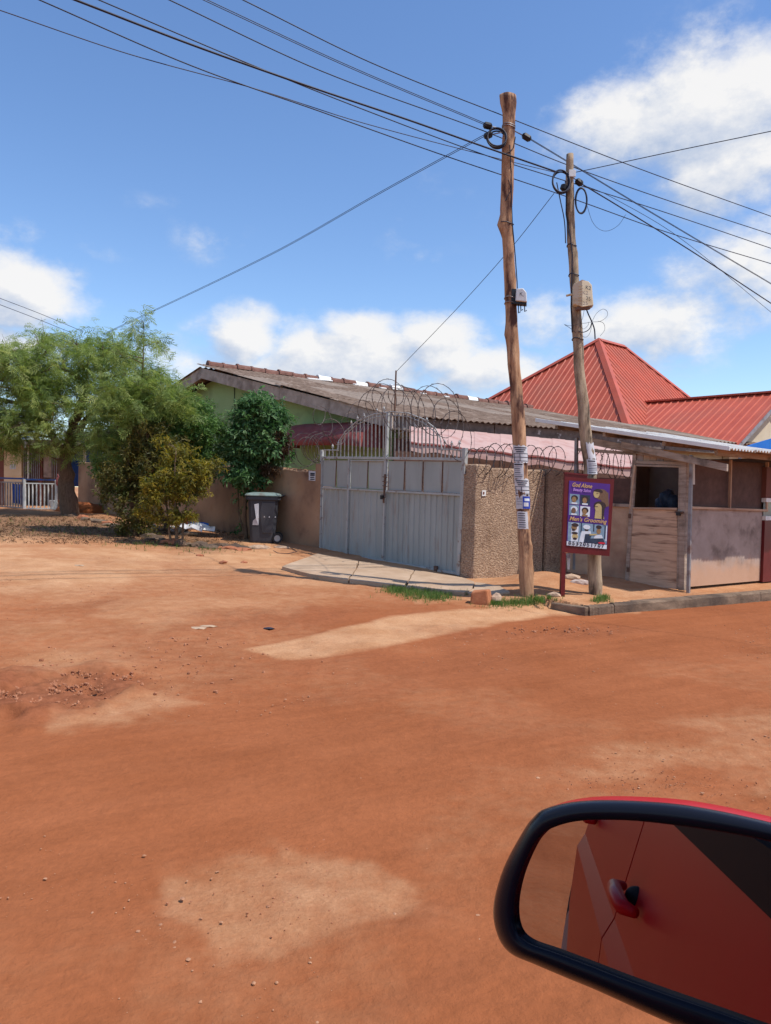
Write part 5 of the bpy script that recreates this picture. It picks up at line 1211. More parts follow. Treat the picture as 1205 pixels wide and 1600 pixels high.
def rail_wrap(F_, x0, x1, n, ytop, ybot, label, mt, railmt):
    r = empty('railing', F_.P((x0+x1)/2, sum(ybot)/2), label, 'railing', 'railings in front of the shop')
    def yt(x): return ytop[0]+(ytop[1]-ytop[0])*(x-x0)/(x1-x0)
    def yb(x): return ybot[0]+(ybot[1]-ybot[0])*(x-x0)/(x1-x0)
    def br(p, q, w, nm, m_):
        P_ = F_.P(*p); Q_ = F_.P(*q); d = (Q_-P_).normalized(); MB().bar(P_, Q_, d.cross(F_.n), w, w, F_.n).build(nm, m_, r)
    for k in range(n+1):
        x = x0+(x1-x0)*k/n; br((x, yt(x)), (x, yb(x)), .03, 'baluster', mt)
    br((x0, yt(x0)), (x1, yt(x1)), .035, 'rail', mt); br((x0, yb(x0)-1.5), (x1, yb(x1)-1.5), .04, 'rail', mt)
    br((x0, yt(x0)-6), (x1, yt(x1)-6), .05, 'top_rail', railmt)
    for x in (x0, x1): br((x, yt(x)-6), (x, yb(x)+1), .06, 'post', mt)
    return r
rail_wrap(RL, 39, 88, 8, (755, 756), (796, 796), 'white barred railing section with blue top rail before the shop', 'white_paint', 'blue_dark')
rail_wrap(RL0, -30, 37, 16, (752, 754), (790, 795), 'grey angled railing section at the left picture edge', 'metal_post', 'blue_dark')
RLs = Facade((-9.0, 23.15), (1, .6))
stp = MB(); stp.prism([RL.P(30, 797.5, .25), RL.P(92, 797.5, .25), RL.P(92, 803, .25), RL.P(30, 803, .25)], -RL.n*1.5); stp.build('porch_step', 'concrete', None, 'low pale concrete step under the white railing', 'step')
hc = empty('hanging_bag', RL.P(92, 752, .1), 'crumpled red cloth bag hung on the railing end by the tree', 'bag')
MB().blob(RL.P(92, 752, .1), (.09, .09, .15), .12, 2).build('cloth', 'cloth_red', hc, smooth=True)
MB().tube([RL.P(92, 745, .1), RL.P(90, 741, .0)], .01, 5).build('strap', 'cloth_red', hc)
sa_ = MB(); sa_.prism([RL.P(20, 756, -.2), RL.P(36, 757, -.2), RL.P(36, 788, -.2), RL.P(22, 786, -.2)], RL.n*.03); sa_.build('blue_cloth', 'cloth_blue', None, 'dark blue cloth hanging inside the angled railing', 'cloth')
def pot(px, py, r0, r1, h, mt, name, label, cat):
    c = onground(px, py); MB().tube([c, c+ZZ*h*.9, c+ZZ*h*.9, c+ZZ*h], [r0, r1, r1*1.1, r1*1.1], 14).build(name, mt, None, label, cat, smooth=False)
pot(85, 796, .12, .15, .28, 'white_paint', 'bucket', 'white plastic bucket at the foot of the white railing', 'bucket')
pot(98, 797, .10, .14, .30, 'clay', 'clay_pot', 'slim orange clay pot beside the tree trunk', 'pot')
# blue shed behind the wall on the left
BFc = Facade((-9, 27.5), (1, .1))
bsd = empty('blue_shed', (-8.5, 28, .5), 'blue painted sheet shed showing over the wall between the trees', 'shed')
for k in range(9):
    x0 = 108+k*11
    MB().prism([BFc.P(x0, 682, -.02*(k % 2)), BFc.P(x0+10.8, 682, -.02*(k % 2)), BFc.P(x0+10.8, 760, -.02*(k % 2)), BFc.P(x0, 760, -.02*(k % 2))], -BFc.n*.03).build('wall_sheet', 'blue_dark', bsd)
for x0 in (130, 159):
    MB().prism([BFc.P(x0, 684, .05), BFc.P(x0+4.5, 684, .05), BFc.P(x0+4.5, 760, .05), BFc.P(x0, 760, .05)], -BFc.n*.04).build('post', 'white_paint', bsd)
MB().prism([BFc.P(100, 674, .5), BFc.P(212, 678, .5), BFc.P(212, 683, .5), BFc.P(100, 680, .5)], -BFc.n*3).build('roof', 'rotten', bsd)

# ------------------------------------------------------------------ foliage
def rotmats(n, up_bias=0.0):
    yaw = rng.uniform(0, 2*PI, n); pit = rng.normal(up_bias, .5, n); rol = rng.normal(0, .6, n)
    cy, sy, cp_, sp2, cr_, sr = np.cos(yaw), np.sin(yaw), np.cos(pit), np.sin(pit), np.cos(rol), np.sin(rol)
    Rz = np.zeros((n, 3, 3)); Rz[:, 0, 0] = cy; Rz[:, 0, 1] = -sy; Rz[:, 1, 0] = sy; Rz[:, 1, 1] = cy; Rz[:, 2, 2] = 1
    Ry = np.zeros((n, 3, 3)); Ry[:, 0, 0] = cp_; Ry[:, 0, 2] = -sp2; Ry[:, 2, 0] = sp2; Ry[:, 2, 2] = cp_; Ry[:, 1, 1] = 1
    Rx = np.zeros((n, 3, 3)); Rx[:, 0, 0] = 1; Rx[:, 1, 1] = cr_; Rx[:, 1, 2] = -sr; Rx[:, 2, 1] = sr; Rx[:, 2, 2] = cr_
    return Rz@Ry@Rx
def frond(np_=6, L_=1.0, w=.42, th=.034, droop=.4):
    V = []; F_ = []; rs = random.Random(3)
    def q(a, b, c, d): n = len(V); V.extend([a, b, c, d]); F_.append((n, n+1, n+2, n+3))
    for k in range(3):
        x0, x1 = k/3, (k+1)/3; q((x0, -.007, -droop*x0*x0), (x0, .007, -droop*x0*x0), (x1, .007, -droop*x1*x1), (x1, -.007, -droop*x1*x1))
    for i in range(np_):
        for s_ in (-1, 1):
            x = .12+.8*(i+rs.uniform(-.25, .25))/np_; z = -droop*x*x; l = w*math.sin(PI*(.22+.68*i/np_))*rs.uniform(.75, 1.15); sw = rs.uniform(.55, .95)
            q((x, 0, z), (x+l*sw*.5-th, s_*l*.45, z-.01), (x+l*sw, s_*l*.8, z-.10*rs.uniform(.4, 1.6)), (x+l*sw*.5+th, s_*l*.42, z-.03))
    return np.array(V), np.array(F_)
def leafclump(n=6, L_=1.0, w=.30, spread=1.0):
    V = []; F_ = []; rs = random.Random(5)
    for i in range(n):
        an = rs.uniform(0, 6.28); el_ = rs.uniform(-.5, .9); o_ = Vector((rs.uniform(-.4, .4), rs.uniform(-.4, .4), rs.uniform(-.4, .4)))*spread
        d = Vector((math.cos(an)*math.cos(el_), math.sin(an)*math.cos(el_), math.sin(el_))); s_ = d.cross(ZZ).normalized()*w*.5
        tip = o_+d*L_-ZZ*.2*L_; m_ = o_+d*L_*.5; n0_ = len(V); V += [tuple(o_), tuple(m_-s_), tuple(tip), tuple(m_+s_)]; F_.append((n0_, n0_+1, n0_+2, n0_+3))
    return np.array(V), np.array(F_)
def bake(tmpl, pos, scale, tint, up_bias=0):
    V, F_ = tmpl; n = len(pos); Rm = rotmats(n, up_bias)
    out = np.einsum('nij,vj->nvi', Rm, V)*scale[:, None, None]+pos[:, None, :]
    FF = F_[None]+(np.arange(n)*len(V))[:, None, None]
    return out.reshape(-1, 3), FF.reshape(-1, 4), np.repeat(tint, len(V))
def lobe_pts(lobes, n, shell=.55):
    w = np.array([(l[1][0]*l[1][1]*l[1][2])**.72*l[2] for l in lobes]); w = w/w.sum(); k = rng.choice(len(lobes), n, p=w)
    d = rng.normal(size=(n, 3)); d /= np.linalg.norm(d, axis=1)[:, None]; r_ = rng.random(n)**(1/3*(1-shell)+.05)
    C = np.array([tuple(l[0]) for l in lobes]); Rr = np.array([l[1] for l in lobes])
    return C[k]+d*r_[:, None]*Rr[k], d, k
def clumpy(pts, n_c, sig, keep):
    """gather points towards random clump centres so gaps open between them"""
    c = pts[rng.choice(len(pts), n_c)]; j = rng.integers(0, n_c, len(pts))
    return np.where((rng.random(len(pts)) < keep)[:, None], c[j]+rng.normal(size=(len(pts), 3))*sig, pts), c
def make_tree(name, label, cat, trunks, lobes, nleaf, tmpl, size, leafm, n_c, sig, nbr=30, keep=.8, up_bias=.1, limb=.03, barkm='bark', shell=.55, group=None, extra=None):
    base = Vector(trunks[0][0]); r = empty(name, base, label, cat, group)
    mb = MB(); nodes = []
    for (pts, ra, rb) in [(t_[:-2], t_[-2], t_[-1]) for t_ in trunks]:
        P = [Vector(p) for p in pts]; fine_ = []
        for i in range(len(P)-1):
            for k in range(5): fine_.append(P[i].lerp(P[i+1], k/5)+Vector((random.uniform(-1, 1), random.uniform(-1, 1), 0))*ra*.22)
        fine_.append(P[-1]); n = len(fine_)
        mb.tube(fine_, [ra+(rb-ra)*i/(n-1) for i in range(n)], 9, jit=.07); nodes += fine_[n//3:]
    mb.build('trunk', barkm, r, smooth=True)
    pts, d, k = lobe_pts(lobes, nleaf, shell); pts, cc = clumpy(pts, n_c, sig, keep)
    mb = MB()
    for c in cc[:nbr]:
        c = Vector(c); b0 = min(nodes, key=lambda q: (q-c).length+max(0, q.z-c.z)*1.5); mid = b0.lerp(c, .5)+Vector((random.uniform(-.1, .1), random.uniform(-.1, .1), random.uniform(0, .18)))*(c-b0).length*.6
        q = [b0, b0.lerp(mid, .5), mid, mid.lerp(c, .5)+ZZ*.03, c]; mb.tube(q, [limb, limb*.75, limb*.5, limb*.33, limb*.15], 5)
        for _ in range(3):
            e = c+Vector((random.gauss(0, 1), random.gauss(0, 1), random.gauss(.3, 1)))*sig*1.3; mb.tube([mid.lerp(c, .5), c.lerp(e, .4), e], [limb*.3, limb*.2, limb*.08], 4)
    mb.build('branches', 'twig', r)
    tint = np.clip(rng.normal(.45, .25, nleaf)+.0*d[:, 2], 0, 1); sc_ = size*rng.uniform(.6, 1.3, nleaf)
    V, F_, T = bake(tmpl, pts, sc_, tint, up_bias)
    o = npmesh('crown', V, F_, leafm, r, T); o['kind'] = 'stuff'
    if extra: extra(r)
    return r
def L3(px, py, Yd, rx, ry, rz, w=1): return (tuple(atY(px, py, Yd)), (rx, ry, rz), w)
def TP(px, py, Yd): return tuple(atY(px, py, Yd))
fr_ = frond(6); lc = leafclump(7, 1, .34); lc2 = leafclump(6, 1, .42, .8)
# big feathery tree at the left
b0 = Vector(TP(112, 798, 21)); b0.z = g(b0.x, b0.y)-.05
make_tree('feathery_tree', 'big feathery leaved tree with thick trunk beside the shop railing at the left', 'tree',
    [[tuple(b0), TP(104, 760, 21), TP(105, 715, 21), TP(118, 660, 21), TP(135, 600, 21), .26, .09], [TP(105, 720, 21), TP(70, 660, 20.6), TP(40, 600, 20.5), .13, .04], [TP(112, 690, 21), TP(160, 620, 21.2), TP(158, 570, 21.2), .11, .04]],
    [L3(60, 590, 20.6, 1.5, 1.6, .9), L3(150, 585, 21, 1.6, 1.6, 1.0), L3(10, 620, 20.4, 1.3, 1.4, 1.0), L3(110, 645, 20.3, 1.9, 1.4, .85), L3(30, 670, 20.2, 1.3, 1.2, .55, .9), L3(90, 560, 21, 1.6, 1.2, .7), L3(55, 520, 21, .3, .4, .35, .45), L3(95, 530, 21, .5, .5, .3, .5), L3(150, 535, 21, .6, .5, .3, .5), L3(-60, 610, 20.5, 1.4, 1.4, 1.2, .7), L3(60, 690, 20.4, 1.5, 1, .3, .8), L3(190, 560, 21, .9, .9, .6, .5)],
    6000, fr_, .37, 'leaf_feather', 210, .15, 150, .97, -.1)
# slender feathery tree in the middle
b0 = Vector(TP(208, 842, 16)); b0.z = g(b0.x, b0.y)-.05
make_tree('feathery_tree', 'slender tree with dark base and tall feathery plumes left of the gable', 'tree',
    [[tuple(b0), TP(212, 800, 16), TP(214, 740, 16), TP(220, 660, 16), TP(222, 600, 16), .09, .02], [TP(222, 602, 16), TP(224, 560, 16), TP(225, 512, 16), .018, .005], [TP(213, 770, 16), TP(235, 690, 16), TP(262, 630, 16), .05, .02], [TP(213, 760, 16), TP(190, 690, 16), TP(180, 640, 16), .05, .02]],
    [L3(224, 515, 16, .22, .3, .18, .55), L3(232, 535, 16, .42, .4, .16, .5), L3(212, 560, 16, .6, .6, .22, .6), L3(215, 605, 16, .85, .8, .4, .8), L3(240, 650, 15.8, 1.1, .9, .5), L3(195, 665, 15.9, .7, .8, .6), L3(268, 590, 15.9, .3, .3, .15, .45), L3(275, 572, 15.9, .22, .2, .12, .4), L3(255, 620, 15.8, .6, .6, .35)],
    2500, fr_, .29, 'leaf_feather', 110, .11, 100, .96, -.15, .012)
make_tree('dark_leafed_tree', 'dense dark green small leaved tree right behind the slender feathery one', 'tree',
    [[(b0.x+.5, b0.y+.9, b0.z), TP(236, 760, 16.9), TP(245, 690, 16.9), .07, .03], [(b0.x+.9, b0.y+.9, b0.z), TP(262, 760, 16.9), TP(285, 690, 16.8), .05, .02]],
    [L3(240, 690, 16.6, .9, .7, .6), L3(285, 690, 15.9, .65, .5, .5, 1.1), L3(325, 690, 15.9, .42, .4, .5, 1.3), L3(312, 645, 15.9, .35, .3, .25, 1.2), L3(200, 730, 16.3, .7, .6, .7), L3(265, 740, 16.5, .9, .6, .55), L3(300, 640, 16.4, .3, .3, .25, .6)],
    5600, lc, .08, 'leaf_green', 190, .11, 60, .85, 0, .012, shell=.4)
# brownish dark lower mass
b1 = Vector(TP(212, 838, 15.3)); b1.z = g(b1.x, b1.y)-.05
make_tree('shade_shrub', 'dull olive shrub in shade around the foot of the slender tree', 'shrub',
    [[tuple(b1), TP(206, 790, 15.4), TP(200, 740, 15.5), .05, .02], [tuple(b1), TP(222, 790, 15.4), TP(235, 740, 15.5), .04, .02]],
    [L3(180, 745, 15.4, .4, .5, .22), L3(225, 725, 15.3, .5, .5, .4), L3(195, 775, 15.3, .5, .5, .25, .8), L3(250, 690, 15.4, .6, .4, .4, .8), L3(215, 805, 15.3, .45, .4, .22, .7), L3(212, 830, 15.2, .35, .3, .14, .9)],
    1700, lc, .08, 'leaf_olive', 90, .085, 60, .9, 0, .012)
# yellow shrub in front
b2 = Vector(TP(277, 850, 14.3)); b2.z = g(b2.x, b2.y)-.03
make_tree('yellowing_shrub', 'upright shrub with yellow green leaves in front of the rubbish heap', 'shrub',
    [[tuple(b2), TP(275, 820, 14.3), TP(272, 760, 14.3), TP(275, 700, 14.3), .035, .012], [tuple(b2+Vector((-.12, 0, 0))), TP(262, 800, 14.3), TP(250, 740, 14.3), .025, .01], [tuple(b2+Vector((.1, 0, 0))), TP(287, 810, 14.3), TP(303, 750, 14.3), .025, .01]],
    [L3(285, 712, 14.3, .30, .4, .14, .5), L3(290, 738, 14.2, .55, .45, .22), L3(325, 728, 14.2, .28, .25, .10, .8), L3(255, 762, 14.2, .35, .35, .22, .9), L3(295, 772, 14.1, .3, .3, .16, .7), L3(238, 795, 14.1, .28, .3, .2, .9), L3(282, 808, 14.1, .3, .3, .14, .8), L3(255, 700, 14.5, .25, .3, .15, .4)],
    1500, lc, .07, 'leaf_yellow', 85, .06, 70, .92, 0, .009, 'twig')
# glossy bush by the bin
b3 = Vector(TP(385, 850, 15.8)); b3.z = g(b3.x, b3.y)-.03
make_tree('leafy_bush', 'glossy dark green bush climbing over the wall behind the bin', 'bush',
    [[tuple(b3), TP(382, 800, 15.8), TP(388, 740, 15.9), TP(395, 680, 16), .05, .015], [tuple(b3), TP(372, 800, 15.9), TP(372, 730, 16), TP(380, 670, 16), .03, .01], [TP(388, 760, 15.9), TP(408, 720, 16), TP(425, 690, 16), .03, .01]],
    [L3(398, 665, 16, .48, .4, .5), L3(402, 635, 16, .35, .35, .25, .9), L3(380, 700, 15.9, .35, .35, .5), L3(420, 695, 15.9, .40, .35, .35), L3(425, 650, 16, .3, .3, .22, .9), L3(385, 745, 15.8, .33, .3, .22, .8), L3(376, 785, 15.8, .16, .2, .25, .4), L3(370, 825, 15.8, .14, .2, .12, .35), L3(445, 655, 15.9, .12, .12, .1, .4), L3(440, 685, 15.9, .15, .2, .25, .4)],
    2500, lc2, .115, 'leaf_dark', 120, .10, 60, .8, 0, .009, 'twig')
db = npmesh('dry_branches', *[a_ for a_ in bake(lc, lobe_pts([L3(432, 695, 15.75, .28, .2, .28), L3(420, 735, 15.7, .2, .1, .1)], 420)[0], .085*rng.uniform(.6, 1.3, 420), rng.random(420))[:2]], 'dry_leaf', None, None)
tag(db, 'patch of dried brown leaves hanging at the right of the leafy bush', 'dry leaves', kind='stuff')

# ------------------------------------------------------------------ ground cover, stones, litter
def blade(n=5):
    V = []; F_ = []; rs = random.Random(2)
    for i in range(n):
        an = rs.uniform(0, 6.28); l = rs.uniform(.6, 1.2); o_ = Vector((rs.uniform(-.3, .3), rs.uniform(-.3, .3), 0)); d = Vector((math.cos(an)*.35, math.sin(an)*.35, 1)); s_ = Vector((-math.sin(an), math.cos(an), 0))*.06
        p1 = o_+d*l*.55; p2 = o_+d*l+Vector((math.cos(an), math.sin(an), 0))*.25*l
        n0_ = len(V); V += [tuple(o_-s_), tuple(o_+s_), tuple(p1+s_*.8), tuple(p1-s_*.8), tuple(p2)]; F_ += [(n0_, n0_+1, n0_+2, n0_+3), (n0_+3, n0_+2, n0_+4, n0_+4)]
    F_ = [f if f[2] != f[3] else (f[0], f[1], f[2], f[2]) for f in F_]
    return np.array(V), np.array(F_)
def blades(n=5):
    V = []; F_ = []; rs = random.Random(2)
    for i in range(n):
        an = rs.uniform(0, 6.28); l = rs.uniform(.6, 1.2); o_ = Vector((rs.uniform(-.3, .3), rs.uniform(-.3, .3), 0)); d = Vector((math.cos(an)*.4, math.sin(an)*.4, 1)); s_ = Vector((-math.sin(an), math.cos(an), 0))*.05
        p2 = o_+d*l; n0_ = len(V); V += [tuple(o_-s_), tuple(o_+s_), tuple(p2+s_*.15), tuple(p2-s_*.15)]; F_.append((n0_, n0_+1, n0_+2, n0_+3))
    return np.array(V), np.array(F_)
def grass(spots, n, h, label, tintm=.5):
    P = []
    for i in range(n):
        (x, y, rx, ry) = random.choice(spots); q = onground(x+random.gauss(0, rx), y+random.gauss(0, ry)); P.append((q.x, q.y, q.z))
    P = np.array(P); V, F_ = blades(); Rm = rotmats(n); yaw = rng.uniform(0, 6.28, n); sc_ = h*rng.uniform(.5, 1.3, n)
    cy, sy = np.cos(yaw), np.sin(yaw); out = np.stack([V[None, :, 0]*cy[:, None]-V[None, :, 1]*sy[:, None], V[None, :, 0]*sy[:, None]+V[None, :, 1]*cy[:, None], np.repeat(V[None, :, 2], n, 0)], -1)*sc_[:, None, None]+P[:, None, :]
    o = npmesh('grass_patch', out.reshape(-1, 3), (F_[None]+(np.arange(n)*len(V))[:, None, None]).reshape(-1, 4), 'grass', None, np.repeat(np.clip(rng.normal(tintm, .25, n), 0, 1), len(V)))
    tag(o, label, 'grass', kind='stuff')
grass([(650, 929, 22, 4), (675, 934, 20, 4), (625, 924, 14, 3)], 900, .055, 'green grass along the drain below the driveway slab')
grass([(820, 942, 22, 3), (795, 946, 22, 3), (845, 938, 14, 3), (772, 944, 10, 2)], 900, .05, 'grass growing round the foot of the red pole')
grass([(936, 940, 6, 1.5), (943, 937, 4, 1.5)], 160, .06, 'small green tuft at the foot of the grey pole', .6)
grass([(335, 858, 30, 4), (250, 852, 40, 3), (150, 830, 60, 8), (60, 822, 50, 8)], 500, .05, 'sparse weeds along the shaded verge under the trees', .3)
# pebbles
def pebbles(n, seed, big=False):
    import bmesh
    bm = bmesh.new(); bmesh.ops.create_icosphere(bm, subdivisions=1, radius=1); V = np.array([v.co[:] for v in bm.verts]); F_ = np.array([[v.index for v in f.verts] for f in bm.faces]); bm.free()
    x = rng.uniform(-8, 8, n*4); y = 1.8+rng.random(n*4)**1.3*13; p = 602.5+1200*x/y; k = (p > -80) & (p < 1300); x = x[k][:n]; y = y[k][:n]; n = len(x)
    cl = fbm(x, y, 1.2, 3, 77); keep_ = cl+rng.random(n)*.25 > .62; x = x[keep_]; y = y[keep_]; n = len(x)
    sz = .0016+.009*rng.random(n)**8; z = gz(x, y)+sz*.2
    sv = rng.uniform(.6, 1.2, (n, 1, 3)); vv = V[None]*(1+rng.uniform(-.25, .25, (n, len(V), 1)))*sv*sz[:, None, None]; vv[:, :, 2] *= .45
    out = vv+np.stack([x, y, z], -1)[:, None, :]
    o = npmesh('pebbles', out.reshape(-1, 3), (F_[None]+(np.arange(n)*len(V))[:, None, None]).reshape(-1, 3), 'pebble')
    tag(o, 'small pale pebbles and crumbs scattered over the red dirt', 'pebbles', kind='stuff')
pebbles(26000, 1)
def rock(px, py, rad, mt, label, name='rock', cat='rock', sub=2, jit=.12, dz=0, group=None):
    c = onground(px, py); MB().blob(c+ZZ*(rad[2]*.35+dz), rad, jit, sub).build(name, mt, None, label, cat, group)
br_ = onground(752, 944)
blk = MB(); cc = br_+ZZ*.09
blk.box8([cc+Vector(v) for v in ((-.16, -.07, -.12), (.10, -.13, -.13), (.17, .1, -.12), (-.1, .14, -.12), (-.14, -.05, .07), (.05, -.12, .11), (.13, .08, .10), (-.09, .12, .08))])
blk.build('broken_block', 'red_stone', None, 'broken orange red block lying at the corner of the verge', 'block', bevel=.02)
rock(775, 941, (.08, .08, .09), 'tan_stone', 'tan stone leaning beside the broken red block')
rock(893, 905, (.13, .09, .06), 'tan_stone', 'dark edged stone on the dirt mound behind the sign post')
rock(866, 932, (.10, .06, .045), 'tan_stone', 'flat grey stone at the foot of the red pole mound')
rock(905, 912, (.15, .05, .05), 'rag', 'crumpled grey rag lying behind the sign post', 'rag', 'rag')
rock(405, 858, (.24, .12, .06), 'tan_stone', 'low rounded stone in front of the bin')
rock(440, 857, (.16, .08, .04), 'tan_stone', 'flattest stone right of the bin near the wheels')
for (x, y, l) in ((313, 869, 'small dark clod farthest left on the dirt near the shrub'), (349, 880, 'small dark clod below the bin on open dirt'), (381, 880, 'small twiggy clod nearest the driveway slab')):
    rock(x, y, (.07, .05, .03), 'clay', l, 'clod', 'clod', 1, .3)
rock(420, 983, (.07, .05, .015), 'ink', 'flat black scrap lying on the dirt left of the pale strip', 'scrap', 'scrap', 1, .3)
for (x, y, l) in ((308, 982, 'pale flat chip left of the pair on the open dirt'), (326, 979, 'pale flat chip right of the pair on the open dirt'), (124, 884, 'long pale chip on the dirt at the far left')):
    rock(x, y, (.10, .06, .012), 'concrete', l, 'stone_chip', 'stone chip', 1, .25)
# clods of dark soil thrown up in the rut and along the road edge
import bmesh
bmx = bmesh.new(); bmesh.ops.create_icosphere(bmx, subdivisions=1, radius=1); Vc = np.array([v.co[:] for v in bmx.verts]); Fc = np.array([[v.index for v in f.verts] for f in bmx.faces]); bmx.free()
cl_ = []
for (cx, cy, sx_, sy_, nn_) in ((40, 1090, 60, 14, 1800), (110, 1060, 80, 12, 1000), (900, 985, 60, 5, 400), (760, 1000, 60, 12, 200), (300, 1010, 110, 30, 400), (480, 1180, 180, 30, 160), (950, 1180, 120, 40, 260), (480, 1410, 90, 26, 150), (600, 1340, 110, 22, 120), (210, 1470, 40, 8, 60), (1020, 1225, 90, 12, 250)):
    for _ in range(nn_):
        q = onground(cx+random.gauss(0, sx_), cy+random.gauss(0, sy_)); cl_.append((q.x, q.y, q.z, (.002+.016*random.random()**8) if cy < 1100 else (.0012+.0045*random.random()**3)))
cl_ = np.array(cl_); n_ = len(cl_)
vv_ = Vc[None]*(1+rng.uniform(-.3, .3, (n_, len(Vc), 1)))*rng.uniform(.6, 1.3, (n_, 1, 3))*cl_[:, 3][:, None, None]+cl_[:, None, :3]
o = npmesh('dirt_clods', vv_.reshape(-1, 3), (Fc[None]+(np.arange(n_)*len(Vc))[:, None, None]).reshape(-1, 3), 'soil_clod')
tag(o, 'crumbs and clods of dark red soil in the ruts of the dirt road', 'soil clods', kind='stuff')
# rubbish heap
rb = empty('rubbish_heap', onground(300, 838), 'heap of crumpled plastic and rags behind the yellowing shrub', 'rubbish')
for k in range(14):
    x = 240+random.uniform(0, 85); y = 829+random.uniform(-5, 8); c = onground(x, y+2); m_ = random.choice(['rag', 'rag', 'paper', 'concrete', 'dark_inside'])
    MB().blob(c+ZZ*.05, (random.uniform(.08, .22), random.uniform(.06, .15), random.uniform(.04, .10)), .3, 1).build('crumpled_piece', m_, rb)
for (x, y, m_) in ((308, 822, 'blue_sheet'), (302, 818, 'red_print'), (318, 826, 'white_paint'), (298, 826, 'paper')):
    c = onground(x, y+14)+ZZ*.20; mb = MB(); vs = [c+Vector((-.22+.11*i, random.uniform(-.05, .05)+.05*j, .05*j-.04*i*.5+random.uniform(-.03, .03))) for j in range(3) for i in range(5)]
    o = mb.add(vs, [(j*5+i, j*5+i+1, (j+1)*5+i+1, (j+1)*5+i) for j in range(2) for i in range(4)]).build('plastic_sheet', m_, rb); o.modifiers.new('s', 'SOLIDIFY').thickness = .006
# broken verge edge stones between the dirt and the trees
vr = empty('verge_edging', onground(250, 850), 'broken concrete edging strip along the verge under the trees', 'edging')
line = [(100, 806), (150, 814), (200, 828), (250, 846), (300, 853), (345, 856), (378, 860)]
for i in range(len(line)-1):
    for k in range(5):
        f0 = (k+random.uniform(.1, .9))/5; p = onground(line[i][0]+(line[i+1][0]-line[i][0])*f0, line[i][1]+(line[i+1][1]-line[i][1])*f0+random.uniform(-1.5, 1))
        MB().blob(p, (random.uniform(.10, .24), random.uniform(.08, .14), random.uniform(.04, .10)), .25, 2).build('edging_stone', random.choice(['kerb', 'bark', 'clay', 'kerb']), vr)
lit_pts = []
for _ in range(2600):
    q = onground(random.uniform(-40, 380), random.gauss(0, 1)*0+random.uniform(806, 850)); lit_pts.append((q.x, q.y, q.z+.01))
lit_pts = [p for p in lit_pts if p[1] < 24]
lit_pts = np.array(lit_pts); Vl, Fl, Tl = bake(leafclump(4, 1, .4, 1.2), lit_pts, .045*rng.uniform(.5, 1.4, len(lit_pts)), rng.random(len(lit_pts)))
o = npmesh('leaf_litter', Vl, Fl, 'dry_leaf', None, Tl); tag(o, 'brown fallen leaves littering the shaded verge under the trees', 'leaf litter', kind='stuff')
# bark heap and brick pile beside the big trunk
for (x, y, l) in ((128, 800, 'orange soil heap at the right foot of the big tree'),):
    c = onground(x, y); MB().blob(c, (.75, .5, .3), .08, 3).build('soil_heap', 'clay' if False else 'ground', None, l, 'soil heap', smooth=True)
mb = MB()
for k in range(5):
    mb.box(onground(113, 801)+Vector((0, -.35, .05+.075*k)), (.17-.01*k, .02*(k % 2), 0), (0, .1, 0), (0, 0, .033))
bpil = empty('brick_pile', onground(113, 801), 'small stack of red bricks leaning on the big tree trunk', 'bricks')
for k in range(5):
    for s_ in (-1, 1):
        MB().box(onground(113, 801)+Vector((s_*.09, -.38+random.uniform(-.02, .02), .05+.075*k)), (.082, .01*(k % 2), 0), (0, .09, 0), (0, 0, .033)).build('brick', 'clay', bpil)

# ------------------------------------------------------------------ the car and its door mirror
M['car_red'] = mat('car_red', (.42, .008, .014), (.46, .010, .016), 3, .30, 0, spec=.13)
M['tyre'] = mat('tyre', (.02, .02, .02), None, 4, .9, 0)
M['gloss_black'] = mat('gloss_black', (.008, .010, .018), (.012, .014, .022), 3, .26, 0, spec=.16)
M['trim_black'] = mat('trim_black', (.010, .010, .012), (.012, .012, .014), 3, .6, 0, spec=.08)
mg, t, b = new_mat('mirror_glass'); b.inputs['Metallic'].default_value = 1; b.inputs['Roughness'].default_value = .006; b.inputs['Base Color'].default_value = (.50, .46, .47, 1); M['mirror_glass'] = mg
mg, t, b = new_mat('car_glass'); b.inputs['Roughness'].default_value = .03; b.inputs['Base Color'].default_value = (.008, .009, .012, 1); b.inputs['Specular IOR Level'].default_value = 0; M['car_glass'] = mg
CBO = .27; CA = Vector((.85, .527, 0)).normalized(); CB = Vector((-CA.y, CA.x, 0))
def CP(a, b2, z): return CA*a+CB*(b2+CBO)+ZZ*z*1.22
car = empty('parked_car', CP(-1.0, -1.0, 0), 'red car cut by the lower right corner, showing its black rimmed door mirror', 'car')
# body: cross sections from rear to front; side curve (b,z)
def section(a, top, bulge, hood):
    side = [(-.16, .22), (-.12, .38), (-.095-bulge*0, .60), (-.115, .80), (-.15, .93)]
    if hood: side = [(-.18, .22), (-.13, .38), (-.11, .58), (-.16, .76), (-.30, .88)]
    return [CP(a, b_, z_) for b_, z_ in side]
as_ = [-3.0, -2.7, -2.3, -1.75, -1.2, -.6, 0, .5, .9, 1.3, 1.7, 1.95]
vs = []; fs = []
for a in as_:
    hood = a > .85; sq_ = max(0, (a-1.3))*.5 + max(0, (-2.4-a))*.4
    sd = [(-.17, .2), (-.12, .36), (-.10, .56), (-.13, .76), (-.17, .935)] if not hood else [(-.17, .2), (-.12, .36), (-.11, .56), (-.17, .74), (-.34, .86)]
    half = [(b_-sq_, z_) for b_, z_ in sd]
    full = half+[(-1.9-b_, z_) for b_, z_ in half[::-1]]
    vs += [CP(a, b_, z_) for b_, z_ in full]
n = 10
for i in range(len(as_)-1):
    for j in range(n): fs.append((i*n+j, i*n+(j+1) % n, (i+1)*n+(j+1) % n, (i+1)*n+j))
fs += [tuple(range(n)), tuple(range((len(as_)-1)*n, len(as_)*n))[::-1]]
